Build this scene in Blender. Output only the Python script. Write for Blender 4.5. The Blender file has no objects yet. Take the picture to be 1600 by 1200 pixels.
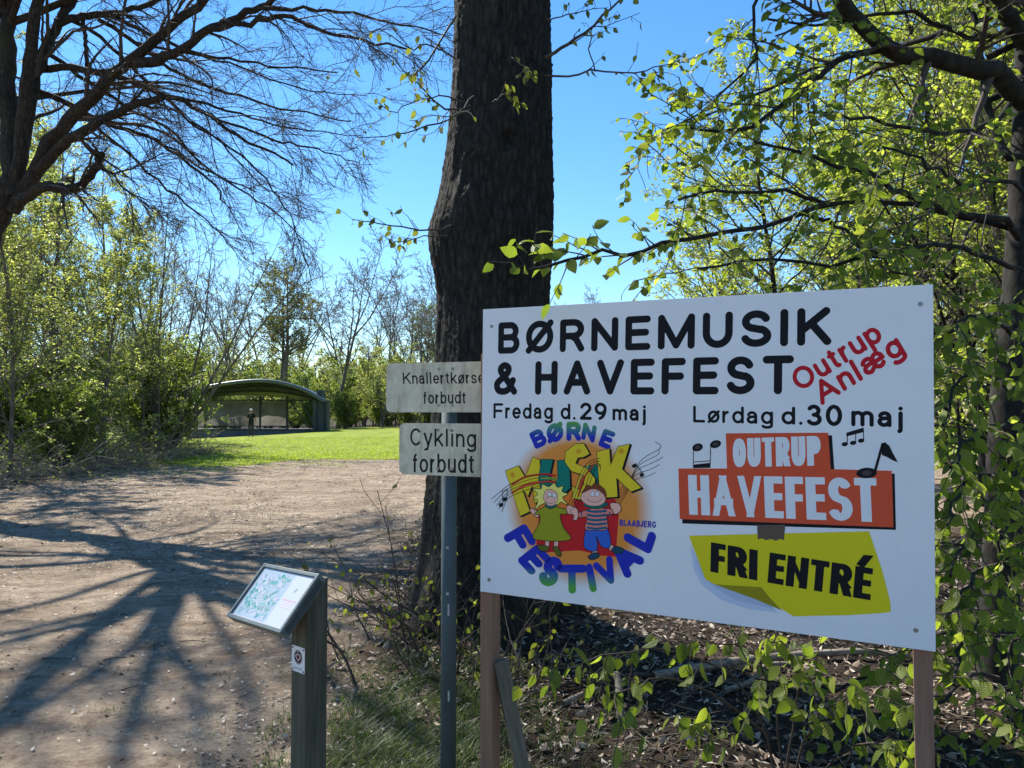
import bpy, bmesh, math, random
import numpy as np
from mathutils import Vector, Matrix

R = math.radians
scene = bpy.context.scene
COL = scene.collection
rng = np.random.default_rng(7)
random.seed(7)

# ------------------------------------------------------------------ camera, sky, sun
EYE = 1.65
PITCH = math.atan(45 / 1200)
cam_d = bpy.data.cameras.new('camera')
cam_d.sensor_width = 36
cam_d.lens = 27
cam_d.clip_start = 0.05
cam_d.clip_end = 3000
cam = bpy.data.objects.new('camera', cam_d)
cam.location = (0, 0, EYE)
cam.rotation_euler = (R(90) + PITCH, 0, 0)
COL.objects.link(cam)
scene.camera = cam

SUN_AZ = 44      # degrees to the left of straight ahead
SUN_EL = 47
world = bpy.data.worlds.new('World')
scene.world = world
world.use_nodes = True
wn = world.node_tree.nodes
sky = wn.new('ShaderNodeTexSky')
sky.sky_type = 'NISHITA'
sky.sun_disc = False
sky.sun_elevation = R(SUN_EL)
sky.sun_rotation = R(-SUN_AZ)
sky.air_density = 1.2
sky.dust_density = 0.0
sky.ozone_density = 6.0
hs = wn.new('ShaderNodeHueSaturation')      # the photograph's sky is a deeper blue than the sky model's
hs.inputs['Saturation'].default_value = 1.18
world.node_tree.links.new(sky.outputs[0], hs.inputs['Color'])
world.node_tree.links.new(hs.outputs[0], wn['Background'].inputs[0])
wn['Background'].inputs[1].default_value = 0.101

sun_d = bpy.data.lights.new('sun', 'SUN')
sun_d.energy = 5.0
sun_d.angle = R(0.5)
sun_d.color = (1.0, 0.95, 0.86)
sun = bpy.data.objects.new('sun', sun_d)
sun.rotation_euler = (Vector((math.sin(R(SUN_AZ)) * math.cos(R(SUN_EL)),
                              -math.cos(R(SUN_AZ)) * math.cos(R(SUN_EL)),
                              -math.sin(R(SUN_EL)))).to_track_quat('-Z', 'Y').to_euler())
sun.location = (-20, 20, 30)
COL.objects.link(sun)

scene.view_settings.view_transform = 'Standard'
scene.view_settings.look = 'None'
scene.view_settings.exposure = 1.05
scene.view_settings.gamma = 1
scene.cycles.max_bounces = 8
scene.cycles.transparent_max_bounces = 8
scene.cycles.use_denoising = True


def at(px, py, Y):
    """world point at forward distance Y seen at photo pixel (px, py)"""
    u, v = (px - 800) / 1200, (600 - py) / 1200
    c, s = math.cos(PITCH), math.sin(PITCH)
    d = np.array([u, c - v * s, s + v * c])
    return np.array([0, 0, EYE]) + d * (Y / d[1])


# ------------------------------------------------------------------ ground height
def sstep(x, a, b):
    t = np.clip((x - a) / (b - a), 0, 1)
    return t * t * (3 - 2 * t)


def wav(x, y):
    return (np.sin(x * 1.3 + .7 * np.sin(y * .9)) * np.cos(y * 1.1 + 1.3) * .5
            + .35 * np.sin(x * 3.1 + y * 2.3 + 1) + .25 * np.sin(x * 5.3 - y * 4.7 + 2))


TREE = (-0.14, 5.75)


def hgt(x, y):
    x = np.asarray(x, float)
    y = np.asarray(y, float)
    far = sstep(y, 30, 54)
    z = far * np.interp(x, [-60, -22, -13, -9, 60], [-.15, -.16, .36, .42, .5])
    d = np.hypot(x - TREE[0], y - TREE[1])
    z = z + .2 * np.exp(-(d / 1.3) ** 2)
    z = z + .018 * wav(x, y) * (1 - .6 * sstep(y, 20, 30))
    z = z + .10 * sstep(x, .2, 3.5) * np.exp(-((y - 7) / 4) ** 2)
    return z


# ------------------------------------------------------------------ small helpers
def tag(o, label=None, cat=None, group=None, kind=None):
    if label:
        o['label'] = label
    if cat:
        o['category'] = cat
    if group:
        o['group'] = group
    if kind:
        o['kind'] = kind
    return o


def thing(name, label, cat, loc=(0, 0, 0), rz=0, group=None):
    o = bpy.data.objects.new(name, None)
    o.empty_display_size = .2
    o.location = loc
    o.rotation_euler = (0, 0, rz)
    COL.objects.link(o)
    return tag(o, label, cat, group)


def link(name, me, m=None, parent=None):
    o = bpy.data.objects.new(name, me)
    COL.objects.link(o)
    if m is not None:
        for q in (m if isinstance(m, (list, tuple)) else [m]):
            me.materials.append(q)
    if parent is not None:
        o.parent = parent
    return o


def mesh_np(name, v, f, smooth=False):
    """v (N,3); f = (M,k) array"""
    me = bpy.data.meshes.new(name)
    v = np.ascontiguousarray(v, dtype=np.float32)
    f = np.ascontiguousarray(f, dtype=np.int32)
    k = f.shape[1]
    me.vertices.add(len(v))
    me.vertices.foreach_set('co', v.ravel())
    me.loops.add(f.size)
    me.loops.foreach_set('vertex_index', f.ravel())
    me.polygons.add(len(f))
    me.polygons.foreach_set('loop_start', np.arange(0, f.size, k, dtype=np.int32))
    if smooth:
        me.polygons.foreach_set('use_smooth', np.ones(len(f), dtype=bool))
    me.update(calc_edges=True)
    return me


def mesh_bm(name, bm, smooth=False):
    me = bpy.data.meshes.new(name)
    bmesh.ops.recalc_face_normals(bm, faces=bm.faces)
    bm.to_mesh(me)
    bm.free()
    if smooth:
        for p in me.polygons:
            p.use_smooth = True
    return me


def add_box(bm, size, loc=(0, 0, 0), rot=None, bevel=0):
    q = bmesh.ops.create_cube(bm, size=1)
    vs = q['verts']
    M = Matrix.Translation(loc) @ (rot.to_4x4() if rot is not None else Matrix()) @ Matrix.Diagonal((*size, 1))
    bmesh.ops.transform(bm, matrix=M, verts=vs)
    if bevel:
        es = list({e for v in vs for e in v.link_edges})
        bmesh.ops.bevel(bm, geom=es, offset=bevel, segments=2, affect='EDGES', profile=.6)


def add_cyl(bm, r, p0, p1, seg=16, r2=None):
    p0, p1 = Vector(p0), Vector(p1)
    d = p1 - p0
    M = Matrix.Translation((p0 + p1) / 2) @ d.to_track_quat('Z', 'Y').to_matrix().to_4x4()
    bmesh.ops.create_cone(bm, cap_ends=True, segments=seg, radius1=r, radius2=r if r2 is None else r2,
                          depth=d.length, matrix=M)


def children(o):
    return [c for c in o.children]


def copy_tree(o, parent=None):
    c = o.copy()
    COL.objects.link(c)
    c.parent = parent
    for k in list(o.children):
        copy_tree(k, c)
    return c


# ------------------------------------------------------------------ materials
def newmat(name):
    m = bpy.data.materials.new(name)
    m.use_nodes = True
    nt = m.node_tree
    b = nt.nodes['Principled BSDF']
    return m, nt, b


def N(nt, t, **kw):
    n = nt.nodes.new(t)
    for k, v in kw.items():
        if k.startswith('i_'):
            key = k[2:]
            n.inputs[int(key) if key.isdigit() else key].default_value = v
        else:
            setattr(n, k, v)
    return n


def ramp(nt, stops):
    n = nt.nodes.new('ShaderNodeValToRGB')
    e = n.color_ramp.elements
    while len(e) < len(stops):
        e.new(.5)
    for q, (p, c) in zip(e, stops):
        q.position = p
        q.color = (*c, 1) if len(c) == 3 else c
    return n


def coords(nt, kind='Object', scale=(1, 1, 1)):
    t = N(nt, 'ShaderNodeTexCoord')
    mp = N(nt, 'ShaderNodeMapping')
    mp.inputs['Scale'].default_value = scale
    nt.links.new(t.outputs[kind], mp.inputs[0])
    return mp.outputs[0]


def pbr(name, stops, scale=5, stretch=(1, 1, 1), rough=.7, bump=0., bscale=None, detail=6, metallic=0, dist=.02, spec=.4):
    m, nt, b = newmat(name)
    co = coords(nt, 'Object', stretch)
    n = N(nt, 'ShaderNodeTexNoise', i_Scale=scale, i_Detail=detail, i_Roughness=.65)
    nt.links.new(co, n.inputs['Vector'])
    r = ramp(nt, stops)
    nt.links.new(n.outputs['Fac'], r.inputs[0])
    nt.links.new(r.outputs[0], b.inputs['Base Color'])
    b.inputs['Roughness'].default_value = rough
    b.inputs['Metallic'].default_value = metallic
    b.inputs['Specular IOR Level'].default_value = spec
    if bump:
        n2 = N(nt, 'ShaderNodeTexNoise', i_Scale=bscale or scale * 3, i_Detail=6, i_Roughness=.7)
        nt.links.new(co, n2.inputs['Vector'])
        bp = N(nt, 'ShaderNodeBump', i_Strength=bump, i_Distance=dist)
        nt.links.new(n2.outputs['Fac'], bp.inputs['Height'])
        nt.links.new(bp.outputs[0], b.inputs['Normal'])
    return m


def leafmat(name, cols, trans=.45, tcol=(1.25, 1.3, .5), rough=.45, veins=False):
    m, nt, b = newmat(name)
    g = N(nt, 'ShaderNodeNewGeometry')
    r = ramp(nt, cols)
    nt.links.new(g.outputs['Random Per Island'], r.inputs[0])
    a = N(nt, 'ShaderNodeAttribute', attribute_name='leaf_uv')
    sp = N(nt, 'ShaderNodeSeparateXYZ')
    nt.links.new(a.outputs['Vector'], sp.inputs[0])
    ab = N(nt, 'ShaderNodeMath', operation='ABSOLUTE')
    nt.links.new(sp.outputs[0], ab.inputs[0])
    ph = N(nt, 'ShaderNodeMath', operation='MULTIPLY_ADD')
    nt.links.new(ab.outputs[0], ph.inputs[0])
    ph.inputs[1].default_value = -.75
    nt.links.new(sp.outputs[1], ph.inputs[2])
    fr = N(nt, 'ShaderNodeMath', operation='MULTIPLY')
    nt.links.new(ph.outputs[0], fr.inputs[0])
    fr.inputs[1].default_value = 46
    sn = N(nt, 'ShaderNodeMath', operation='SINE')
    nt.links.new(fr.outputs[0], sn.inputs[0])
    vr = ramp(nt, [(0, (.80, .82, .78)), (.6, (1, 1, 1)), (1, (1.07, 1.06, 1.03))])
    mr = N(nt, 'ShaderNodeMapRange')
    mr.inputs[1].default_value = -1
    nt.links.new(sn.outputs[0], mr.inputs[0])
    nt.links.new(mr.outputs[0], vr.inputs[0])
    vm = N(nt, 'ShaderNodeMix', data_type='RGBA', blend_type='MULTIPLY')
    vm.inputs[0].default_value = 1 if veins else 0
    nt.links.new(r.outputs[0], vm.inputs[6])
    nt.links.new(vr.outputs[0], vm.inputs[7])
    col = vm.outputs[2]
    nt.links.new(col, b.inputs['Base Color'])
    b.inputs['Roughness'].default_value = rough
    b.inputs['Specular IOR Level'].default_value = .3
    if veins:
        bp = N(nt, 'ShaderNodeBump', i_Strength=.35, i_Distance=.002)
        nt.links.new(sn.outputs[0], bp.inputs['Height'])
        nt.links.new(bp.outputs[0], b.inputs['Normal'])
    mul = N(nt, 'ShaderNodeMix', data_type='RGBA', blend_type='MULTIPLY')
    mul.inputs[0].default_value = 1
    mul.clamp_result = False
    nt.links.new(col, mul.inputs[6])
    mul.inputs[7].default_value = (*[c * 2.0 for c in tcol], 1)
    t = N(nt, 'ShaderNodeBsdfTranslucent')
    nt.links.new(mul.outputs[2], t.inputs['Color'])
    mx = N(nt, 'ShaderNodeMixShader')
    mx.inputs[0].default_value = trans
    nt.links.new(b.outputs[0], mx.inputs[1])
    nt.links.new(t.outputs[0], mx.inputs[2])
    nt.links.new(mx.outputs[0], nt.nodes['Material Output'].inputs['Surface'])
    return m


def barkmat(name, dark, light, sc=1.0, bump=.8, ridge=(9, 9, 1.6), dist=.03):
    m, nt, b = newmat(name)
    co = coords(nt, 'Object', tuple(q * sc for q in ridge))
    n = N(nt, 'ShaderNodeTexNoise', i_Scale=2.2, i_Detail=8, i_Roughness=.7, i_Distortion=.6)
    v = N(nt, 'ShaderNodeTexVoronoi', feature='DISTANCE_TO_EDGE', i_Scale=2.6)
    nt.links.new(co, n.inputs['Vector'])
    nt.links.new(co, v.inputs['Vector'])
    mm = N(nt, 'ShaderNodeMath', operation='MULTIPLY_ADD')
    nt.links.new(v.outputs['Distance'], mm.inputs[0])
    mm.inputs[1].default_value = .9
    nt.links.new(n.outputs['Fac'], mm.inputs[2])
    r = ramp(nt, [(.35, dark), (.95, light)])
    nt.links.new(mm.outputs[0], r.inputs[0])
    # green algae patches
    co2 = coords(nt, 'Object', (1, 1, .6))
    n2 = N(nt, 'ShaderNodeTexNoise', i_Scale=1.7, i_Detail=5)
    nt.links.new(co2, n2.inputs['Vector'])
    r2 = ramp(nt, [(.52, (0, 0, 0)), (.75, (.45, .45, .45))])
    nt.links.new(n2.outputs['Fac'], r2.inputs[0])
    mx = N(nt, 'ShaderNodeMix', data_type='RGBA')
    nt.links.new(r2.outputs[0], mx.inputs[0])
    nt.links.new(r.outputs[0], mx.inputs[6])
    mx.inputs[7].default_value = (light[0] * .75, light[1] * .95, light[2] * .5, 1)
    nt.links.new(mx.outputs[2], b.inputs['Base Color'])
    b.inputs['Roughness'].default_value = .9
    b.inputs['Specular IOR Level'].default_value = .2
    bp = N(nt, 'ShaderNodeBump', i_Strength=bump, i_Distance=dist)
    nt.links.new(mm.outputs[0], bp.inputs['Height'])
    nt.links.new(bp.outputs[0], b.inputs['Normal'])
    return m


def printmat(name, rough=.6):
    m, nt, b = newmat(name)
    a = N(nt, 'ShaderNodeAttribute', attribute_name='Col')
    nt.links.new(a.outputs['Color'], b.inputs['Base Color'])
    b.inputs['Specular IOR Level'].default_value = .2
    b.inputs['Roughness'].default_value = rough
    return m


def lin(r, g, b):
    return tuple((c / 255 / 12.92) if c <= 10 else (((c / 255 + .055) / 1.055) ** 2.4) for c in (r, g, b))


M = {}
M['bark_big'] = barkmat('old furrowed bark', (.006, .005, .0045), (.05, .044, .037), bump=1.0, ridge=(9, 9, 2.6))
M['bark_beech'] = barkmat('smooth grey beech bark', (.010, .009, .008), (.042, .038, .033), bump=.6, ridge=(5, 5, 3), dist=.01)
M['bark_left'] = barkmat('brown grey bark', (.010, .008, .007), (.055, .046, .037), bump=.7, ridge=(6, 6, 2), dist=.02)
M['bark_wood'] = barkmat('thin wood bark', (.06, .052, .042), (.22, .19, .155), bump=.3, ridge=(8, 8, 2), dist=.01)
M['twig'] = pbr('dark twig', [(.3, (.03, .022, .016)), (.7, (.085, .065, .05))], 20, rough=.8)
M['twig_wood'] = pbr('grey brown twig', [(.3, (.10, .08, .062)), (.7, (.25, .21, .17))], 12, rough=.85)
M['twig_pale'] = pbr('bleached stalk', [(.3, (.17, .13, .095)), (.7, (.42, .34, .26))], 8, rough=.85)
M['leaf_near'] = leafmat('fresh beech leaf', [(0, (.07, .10, .02)), (.5, (.12, .155, .03)), (.85, (.18, .21, .04)), (1, (.26, .275, .07))], trans=.52, veins=True)
M['leaf_mid'] = leafmat('young yellow green leaf', [(0, (.11, .14, .03)), (.5, (.18, .21, .05)), (1, (.28, .30, .10))], trans=.54)
M['leaf_wood'] = leafmat('wood edge leaf', [(0, (.10, .12, .045)), (.45, (.185, .205, .08)), (1, (.33, .335, .18))], trans=.54)
M['leaf_bush'] = leafmat('dense shrub leaf', [(0, (.07, .105, .025)), (.6, (.14, .185, .04)), (1, (.25, .28, .09))], trans=.5)
M['leaf_sprout'] = leafmat('unfolding olive leaf', [(0, (.07, .08, .02)), (.5, (.12, .13, .03)), (1, (.2, .21, .05))], trans=.4, rough=.75)
M['leaf_dry'] = leafmat('dry leaf', [(0, (.05, .03, .02)), (.4, (.13, .085, .06)), (.75, (.24, .17, .12)), (1, (.50, .42, .32))], trans=.08, tcol=(1, .9, .6), rough=.6)
M['chips'] = leafmat('wood chips and bits', [(0, (.035, .025, .018)), (.45, (.10, .07, .05)), (.55, (.38, .31, .24)), (1, (.66, .58, .47))], trans=.03, rough=.7)
M['grass'] = leafmat('grass blade', [(0, (.03, .058, .014)), (.6, (.06, .105, .022)), (1, (.14, .15, .05))], trans=.3)
M['lawn_blade'] = leafmat('lawn blade', [(0, (.14, .19, .010)), (.6, (.20, .25, .014)), (1, (.27, .30, .04))], trans=.4)


# ------------------------------------------------------------------ branches and leaves (all numpy)
def norm(v):
    return v / np.maximum(np.linalg.norm(v, axis=-1, keepdims=True), 1e-9)


def resample(pts, n):
    """smooth Catmull-Rom resample of control points to n points"""
    p = np.asarray(pts, float)
    q = np.vstack([2 * p[0] - p[1], p, 2 * p[-1] - p[-2]])
    t = np.linspace(0, len(p) - 1 - 1e-6, n)
    i = t.astype(int)
    f = (t - i)[:, None]
    a, b, c, d = q[i], q[i + 1], q[i + 2], q[i + 3]
    return .5 * (2 * b + (c - a) * f + (2 * a - 5 * b + 4 * c - d) * f ** 2 + (3 * b - a - 3 * c + d) * f ** 3)


def grow(p0, d0, length, P, trop=(0, 0, 0), wig=.12, rg=rng):
    """p0 (N,3), d0 (N,3), length (N,) -> (N,P,3)"""
    n = len(p0)
    out = np.empty((n, P, 3))
    out[:, 0] = p0
    d = norm(d0)
    st = (length / (P - 1))[:, None]
    tr = np.asarray(trop, float)
    for i in range(1, P):
        d = norm(d + rg.normal(0, wig, (n, 3)) + tr / (P - 1))
        out[:, i] = out[:, i - 1] + d * st
    return out


def spawn(par, rad, k, s0=.2, s1=1., ratio=.5, ang=50, P=5, trop=(0, 0, 0), wig=.12, rr=.6, tip=.25, rg=rng, lmin=0, lmax=9e9, up=0., fall=.6):
    """k children on each parent polyline"""
    n, Pp, _ = par.shape
    s = (np.arange(k)[None, :] + rg.random((n, k))) / k
    s = s0 + (s1 - s0) * s
    x = s * (Pp - 1)
    i = np.minimum(x.astype(int), Pp - 2)
    f = (x - i)[..., None]
    rows = np.arange(n)[:, None]
    a, b = par[rows, i], par[rows, i + 1]
    pos = a + (b - a) * f
    tan = norm(b - a)
    r0 = (rad[rows, i] * (1 - f[..., 0]) + rad[rows, i + 1] * f[..., 0])
    L = np.linalg.norm(np.diff(par, axis=1), axis=2).sum(1)[:, None]
    ln = np.clip(L * ratio * (1 - fall * s) * rg.uniform(.65, 1.3, (n, k)), lmin, lmax)
    rnd = rg.normal(size=(n, k, 3))
    rnd[..., 2] += up
    per = norm(rnd - (rnd * tan).sum(-1, keepdims=True) * tan)
    an = np.radians(ang * rg.uniform(.7, 1.25, (n, k)))[..., None]
    d = tan * np.cos(an) + per * np.sin(an)
    ch = grow(pos.reshape(-1, 3), d.reshape(-1, 3), ln.ravel(), P, trop, wig, rg)
    rb = (r0 * rr).ravel()
    t = np.linspace(0, 1, P)[None, :]
    rc = rb[:, None] * (1 - t * (1 - tip))
    return ch, rc


def tube_geo(polys, rad, sides):
    n, P, _ = polys.shape
    t = np.empty_like(polys)
    t[:, 1:-1] = polys[:, 2:] - polys[:, :-2]
    t[:, 0] = polys[:, 1] - polys[:, 0]
    t[:, -1] = polys[:, -1] - polys[:, -2]
    t = norm(t)
    avg = norm(polys[:, -1] - polys[:, 0])
    ref = np.where(np.abs(avg[:, 2:3]) > .8, np.array([[1., 0, 0]]), np.array([[0, 0, 1.]]))
    u = norm(np.cross(t, ref[:, None, :]))
    w = np.cross(t, u)
    a = np.arange(sides) / sides * 2 * math.pi
    v = polys[:, :, None, :] + rad[:, :, None, None] * (u[:, :, None, :] * np.cos(a)[None, None, :, None] + w[:, :, None, :] * np.sin(a)[None, None, :, None])
    idx = np.arange(n * P * sides).reshape(n, P, sides)
    nx = np.roll(idx, -1, axis=2)
    f = np.stack([idx[:, :-1], idx[:, 1:], nx[:, 1:], nx[:, :-1]], -1).reshape(-1, 4)
    return v.reshape(-1, 3), f


class Geo:
    """collects quads into one mesh"""
    def __init__(self):
        self.v, self.f, self.n, self.uv = [], [], 0, []

    def add(self, v, f):
        self.v.append(v)
        self.f.append(f + self.n)
        self.n += len(v)
        return self

    def tube(self, polys, rad, sides):
        polys, rad = np.asarray(polys, float), np.asarray(rad, float)
        if polys.ndim == 2:
            polys, rad = polys[None], rad[None]
        return self.add(*tube_geo(polys, rad, sides))

    def capped(self, poly, rad, sides):
        """one tube with a cut, closed end"""
        poly, rad = np.asarray(poly, float), np.asarray(rad, float)
        e = norm(poly[-1] - poly[-2])
        p = np.vstack([poly, poly[-1] + e * 1e-4, poly[-1] - e * rad[-1] * .08])
        r = np.concatenate([rad, [rad[-1] * .9, rad[-1] * .02]])
        return self.tube(p, r, sides)

    def build(self, name, m, parent=None, smooth=True):
        me = mesh_np(name, np.concatenate(self.v), np.concatenate(self.f), smooth)
        if self.uv and sum(map(len, self.uv)) == self.n:
            a = me.attributes.new('leaf_uv', 'FLOAT_VECTOR', 'POINT')
            a.data.foreach_set('vector', np.concatenate(self.uv).astype(np.float32).ravel())
        return link(name, me, m, parent)


def leaf_template(detail):
    if detail == 0:
        v = np.array([[0, 0, 0], [.3, .5, .07], [0, 1, -.04], [-.3, .5, .07]])
        return v, np.array([[0, 1, 2, 3]])
    ys = [0, .16, .4, .66, .88, 1.]
    hw = [.012, .2, .33, .27, .12, .01]
    if detail == 1:
        ys, hw = [0, .3, .7, 1.], [.012, .3, .25, .01]
    v = []
    for y, w in zip(ys, hw):
        z = -.22 * y * y
        v += [(-w, y - .05 * w, z + .22 * w), (0, y, z), (w, y - .05 * w, z + .22 * w)]
    f = []
    for i in range(len(ys) - 1):
        a = i * 3
        f += [(a, a + 1, a + 4, a + 3), (a + 1, a + 2, a + 5, a + 4)]
    return np.array(v), np.array(f)


def leaves_on(geo, tw, m, size, detail=1, s0=.15, droop=.35, spread=.9, flat=.55, rg=rng, sj=.3, wide=1.):
    """m leaves on every twig polyline (N,P,3)"""
    n, P, _ = tw.shape
    s = s0 + (1 - s0) * (np.arange(m)[None, :] + rg.random((n, m))) / m
    x = s * (P - 1)
    i = np.minimum(x.astype(int), P - 2)
    f = (x - i)[..., None]
    rows = np.arange(n)[:, None]
    a, b = tw[rows, i], tw[rows, i + 1]
    pos = (a + (b - a) * f).reshape(-1, 3)
    tan = norm(b - a).reshape(-1, 3)
    K = len(pos)
    side = norm(np.cross(tan, np.array([0, 0, 1.]))) * np.where(np.arange(K) % 2, 1, -1)[:, None]
    ax = norm(tan * .55 + side * spread * .8 + rg.normal(0, .3, (K, 3)) - np.array([0, 0, droop]))
    nr = np.array([0, 0, 1.]) * flat + rg.normal(0, .55, (K, 3))
    nr = norm(nr - (nr * ax).sum(-1, keepdims=True) * ax)
    xx = np.cross(ax, nr)
    sz = size * rg.uniform(1 - sj, 1 + sj, K)
    tv, tf = leaf_template(detail)
    v = pos[:, None] + sz[:, None, None] * (tv[None, :, 0:1] * wide * xx[:, None] + tv[None, :, 1:2] * ax[:, None] + tv[None, :, 2:3] * nr[:, None])
    fi = tf[None] + (np.arange(K) * len(tv))[:, None, None]
    geo.add(v.reshape(-1, 3), fi.reshape(-1, 4))
    if detail == 2:
        geo.uv.append(np.tile(tv, (K, 1)))


# ------------------------------------------------------------------ printed artwork: flat shapes cut from distance fields
MS = {1: [[0, 4, 7]], 2: [[4, 1, 5]], 3: [[0, 1, 5, 7]], 4: [[5, 2, 6]], 5: [[0, 4, 7], [5, 2, 6]], 6: [[4, 1, 2, 6]],
      7: [[0, 1, 2, 6, 7]], 8: [[7, 6, 3]], 9: [[0, 4, 6, 3]], 10: [[4, 1, 5], [7, 6, 3]], 11: [[0, 1, 5, 6, 3]],
      12: [[7, 5, 2, 3]], 13: [[0, 4, 5, 2, 3]], 14: [[4, 1, 2, 3, 7]]}


class Art:
    """prints on one flat plate: uv in metres, u right, v up; layers are lifted a hair above each other"""
    STEP = .00016

    def __init__(self, topx=None, res=.0016):
        self.res, self.topx = res, topx
        self.v, self.f, self.c = [], [], []

    def px(self, pts):
        return np.array([self.topx(*p) for p in pts])

    def layer(self, fn, bbox, color, lev, res=None):
        """fn(U,V)->signed distance; color = rgb or function(u,v)->(n,3)"""
        r = res or self.res
        x0, y0, x1, y1 = bbox
        nx, ny = int((x1 - x0) / r) + 3, int((y1 - y0) / r) + 3
        U, V = np.meshgrid(x0 - r + np.arange(nx) * r, y0 - r + np.arange(ny) * r)
        f = fn(U, V)
        f = np.where(np.abs(f) < 1e-9, 1e-9, f)
        f[0, :] = np.maximum(f[0, :], 1e-6); f[-1, :] = np.maximum(f[-1, :], 1e-6)
        f[:, 0] = np.maximum(f[:, 0], 1e-6); f[:, -1] = np.maximum(f[:, -1], 1e-6)
        ins = f < 0
        case = ins[:-1, :-1] * 1 + ins[:-1, 1:] * 2 + ins[1:, 1:] * 4 + ins[1:, :-1] * 8
        z = lev * self.STEP
        grad = callable(color)
        out = []
        full = case == 15
        mx = 6 if grad else 100000
        for j in range(ny - 1):
            row = full[j]
            if not row.any():
                continue
            d = np.diff(np.concatenate([[0], row.astype(int), [0]]))
            for a, b in zip(np.where(d == 1)[0], np.where(d == -1)[0]):
                while a < b:
                    e = min(b, a + mx)
                    out.append([(U[j, a], V[j, a]), (U[j, e], V[j, e]), (U[j + 1, e], V[j + 1, e]), (U[j + 1, a], V[j + 1, a])])
                    a = e
        js, is_ = np.where((case > 0) & (case < 15))

        def edge(ja, ia, jb, ib):
            fa, fb = f[ja, ia], f[jb, ib]
            t = fa / (fa - fb + 1e-12)
            t = np.clip(t, 0, 1)
            return np.stack([U[ja, ia] + (U[jb, ib] - U[ja, ia]) * t, V[ja, ia] + (V[jb, ib] - V[ja, ia]) * t], -1)
        P = [np.stack([U[js, is_], V[js, is_]], -1), np.stack([U[js, is_ + 1], V[js, is_ + 1]], -1),
             np.stack([U[js + 1, is_ + 1], V[js + 1, is_ + 1]], -1), np.stack([U[js + 1, is_], V[js + 1, is_]], -1),
             edge(js, is_, js, is_ + 1), edge(js, is_ + 1, js + 1, is_ + 1), edge(js + 1, is_ + 1, js + 1, is_), edge(js + 1, is_, js, is_)]
        for n in range(len(js)):
            for poly in MS[int(case[js[n], is_[n]])]:
                out.append([tuple(P[q][n]) for q in poly])
        for poly in out:
            k = len(self.v)
            self.v += [(p[0], z, p[1]) for p in poly]
            self.f.append(list(range(k, k + len(poly))))
            if grad:
                self.c += [tuple(q) for q in color(np.array(poly))]
            else:
                self.c += [color] * len(poly)

    # -- shapes given in uv
    def poly(self, pts, color, lev, grow=0., res=None):
        pts = np.asarray(pts)
        m = grow + .004
        self.layer(lambda U, V: sd_poly(U, V, pts) - grow, (pts[:, 0].min() - m, pts[:, 1].min() - m, pts[:, 0].max() + m, pts[:, 1].max() + m), color, lev, res)

    def stroke(self, lines, w, color, lev, res=None):
        """lines: list of (k,2) uv polylines, w full width"""
        a = np.vstack(lines)
        m = w / 2 + .003
        self.layer(lambda U, V: sd_lines(U, V, lines) - w / 2, (a[:, 0].min() - m, a[:, 1].min() - m, a[:, 0].max() + m, a[:, 1].max() + m), color, lev, res)

    def text(self, s, o, ex, ey, color, lev, w=.17, style='round', length=1., gap=.16, wy=None, res=None, grow=0., widths=None):
        """o = baseline start, ex = unit vector along the line * cap height, ey = up * cap height (uv);
        length = wanted text length in cap heights"""
        Ws = [(GI if style == 'impact' else GW).get(ch, .6) for ch in s]
        if widths:
            Ws = [x * widths for x in Ws]
        tot = sum(Ws) + gap * (len(s) - 1)
        k = length / tot
        o, ex, ey = np.array(o), np.array(ex), np.array(ey)
        det = ex[0] * ey[1] - ex[1] * ey[0]
        h = np.hypot(*ey)
        x = 0.
        for ch, W in zip(s, Ws):
            W *= k
            if ch != ' ':
                org = o + ex * x
                cs = np.array([org + ex * a + ey * b for a in (-.15, W + .15) for b in (-.45, 1.35)])

                def fn(U, V, org=org, W=W, ch=ch):
                    du, dv = U - org[0], V - org[1]
                    X = (du * ey[1] - dv * ey[0]) / det
                    Y = (ex[0] * dv - ex[1] * du) / det
                    return glyph_sd(ch, X, Y, W, w, style, wy) * h - grow
                self.layer(fn, (cs[:, 0].min(), cs[:, 1].min(), cs[:, 0].max(), cs[:, 1].max()), color, lev, res)
            x += W + gap * k

    def text_px(self, s, bl, br, tl, color, lev, **kw):
        """baseline-left, baseline-right, cap-top-left, in photo pixels"""
        bl, br, tl = self.px([bl, br, tl])
        ey = tl - bl
        h = np.hypot(*ey)
        ex = (br - bl) / np.hypot(*(br - bl)) * h
        self.text(s, bl, ex, ey, color, lev, length=np.hypot(*(br - bl)) / h, **kw)

    def build(self, name, parent, m, loc=(0, 0, 0)):
        me = bpy.data.meshes.new(name)
        me.from_pydata([(a, -b, c) for a, b, c in self.v], [], self.f)
        at_ = me.color_attributes.new('Col', 'FLOAT_COLOR', 'POINT')
        at_.data.foreach_set('color', np.array([(*c[:3], 1.) for c in self.c], dtype=np.float32).ravel())
        o = link(name, me, m, parent)
        o.location = loc
        return o


def sd_seg(U, V, a, b):
    d = b - a
    L = d @ d + 1e-12
    t = np.clip(((U - a[0]) * d[0] + (V - a[1]) * d[1]) / L, 0, 1)
    return np.hypot(U - a[0] - t * d[0], V - a[1] - t * d[1])


def sd_lines(U, V, lines):
    f = np.full(U.shape, 1e3)
    for l in lines:
        l = np.asarray(l, float)
        for a, b in zip(l[:-1], l[1:]):
            f = np.minimum(f, sd_seg(U, V, a, b))
    return f


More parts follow.
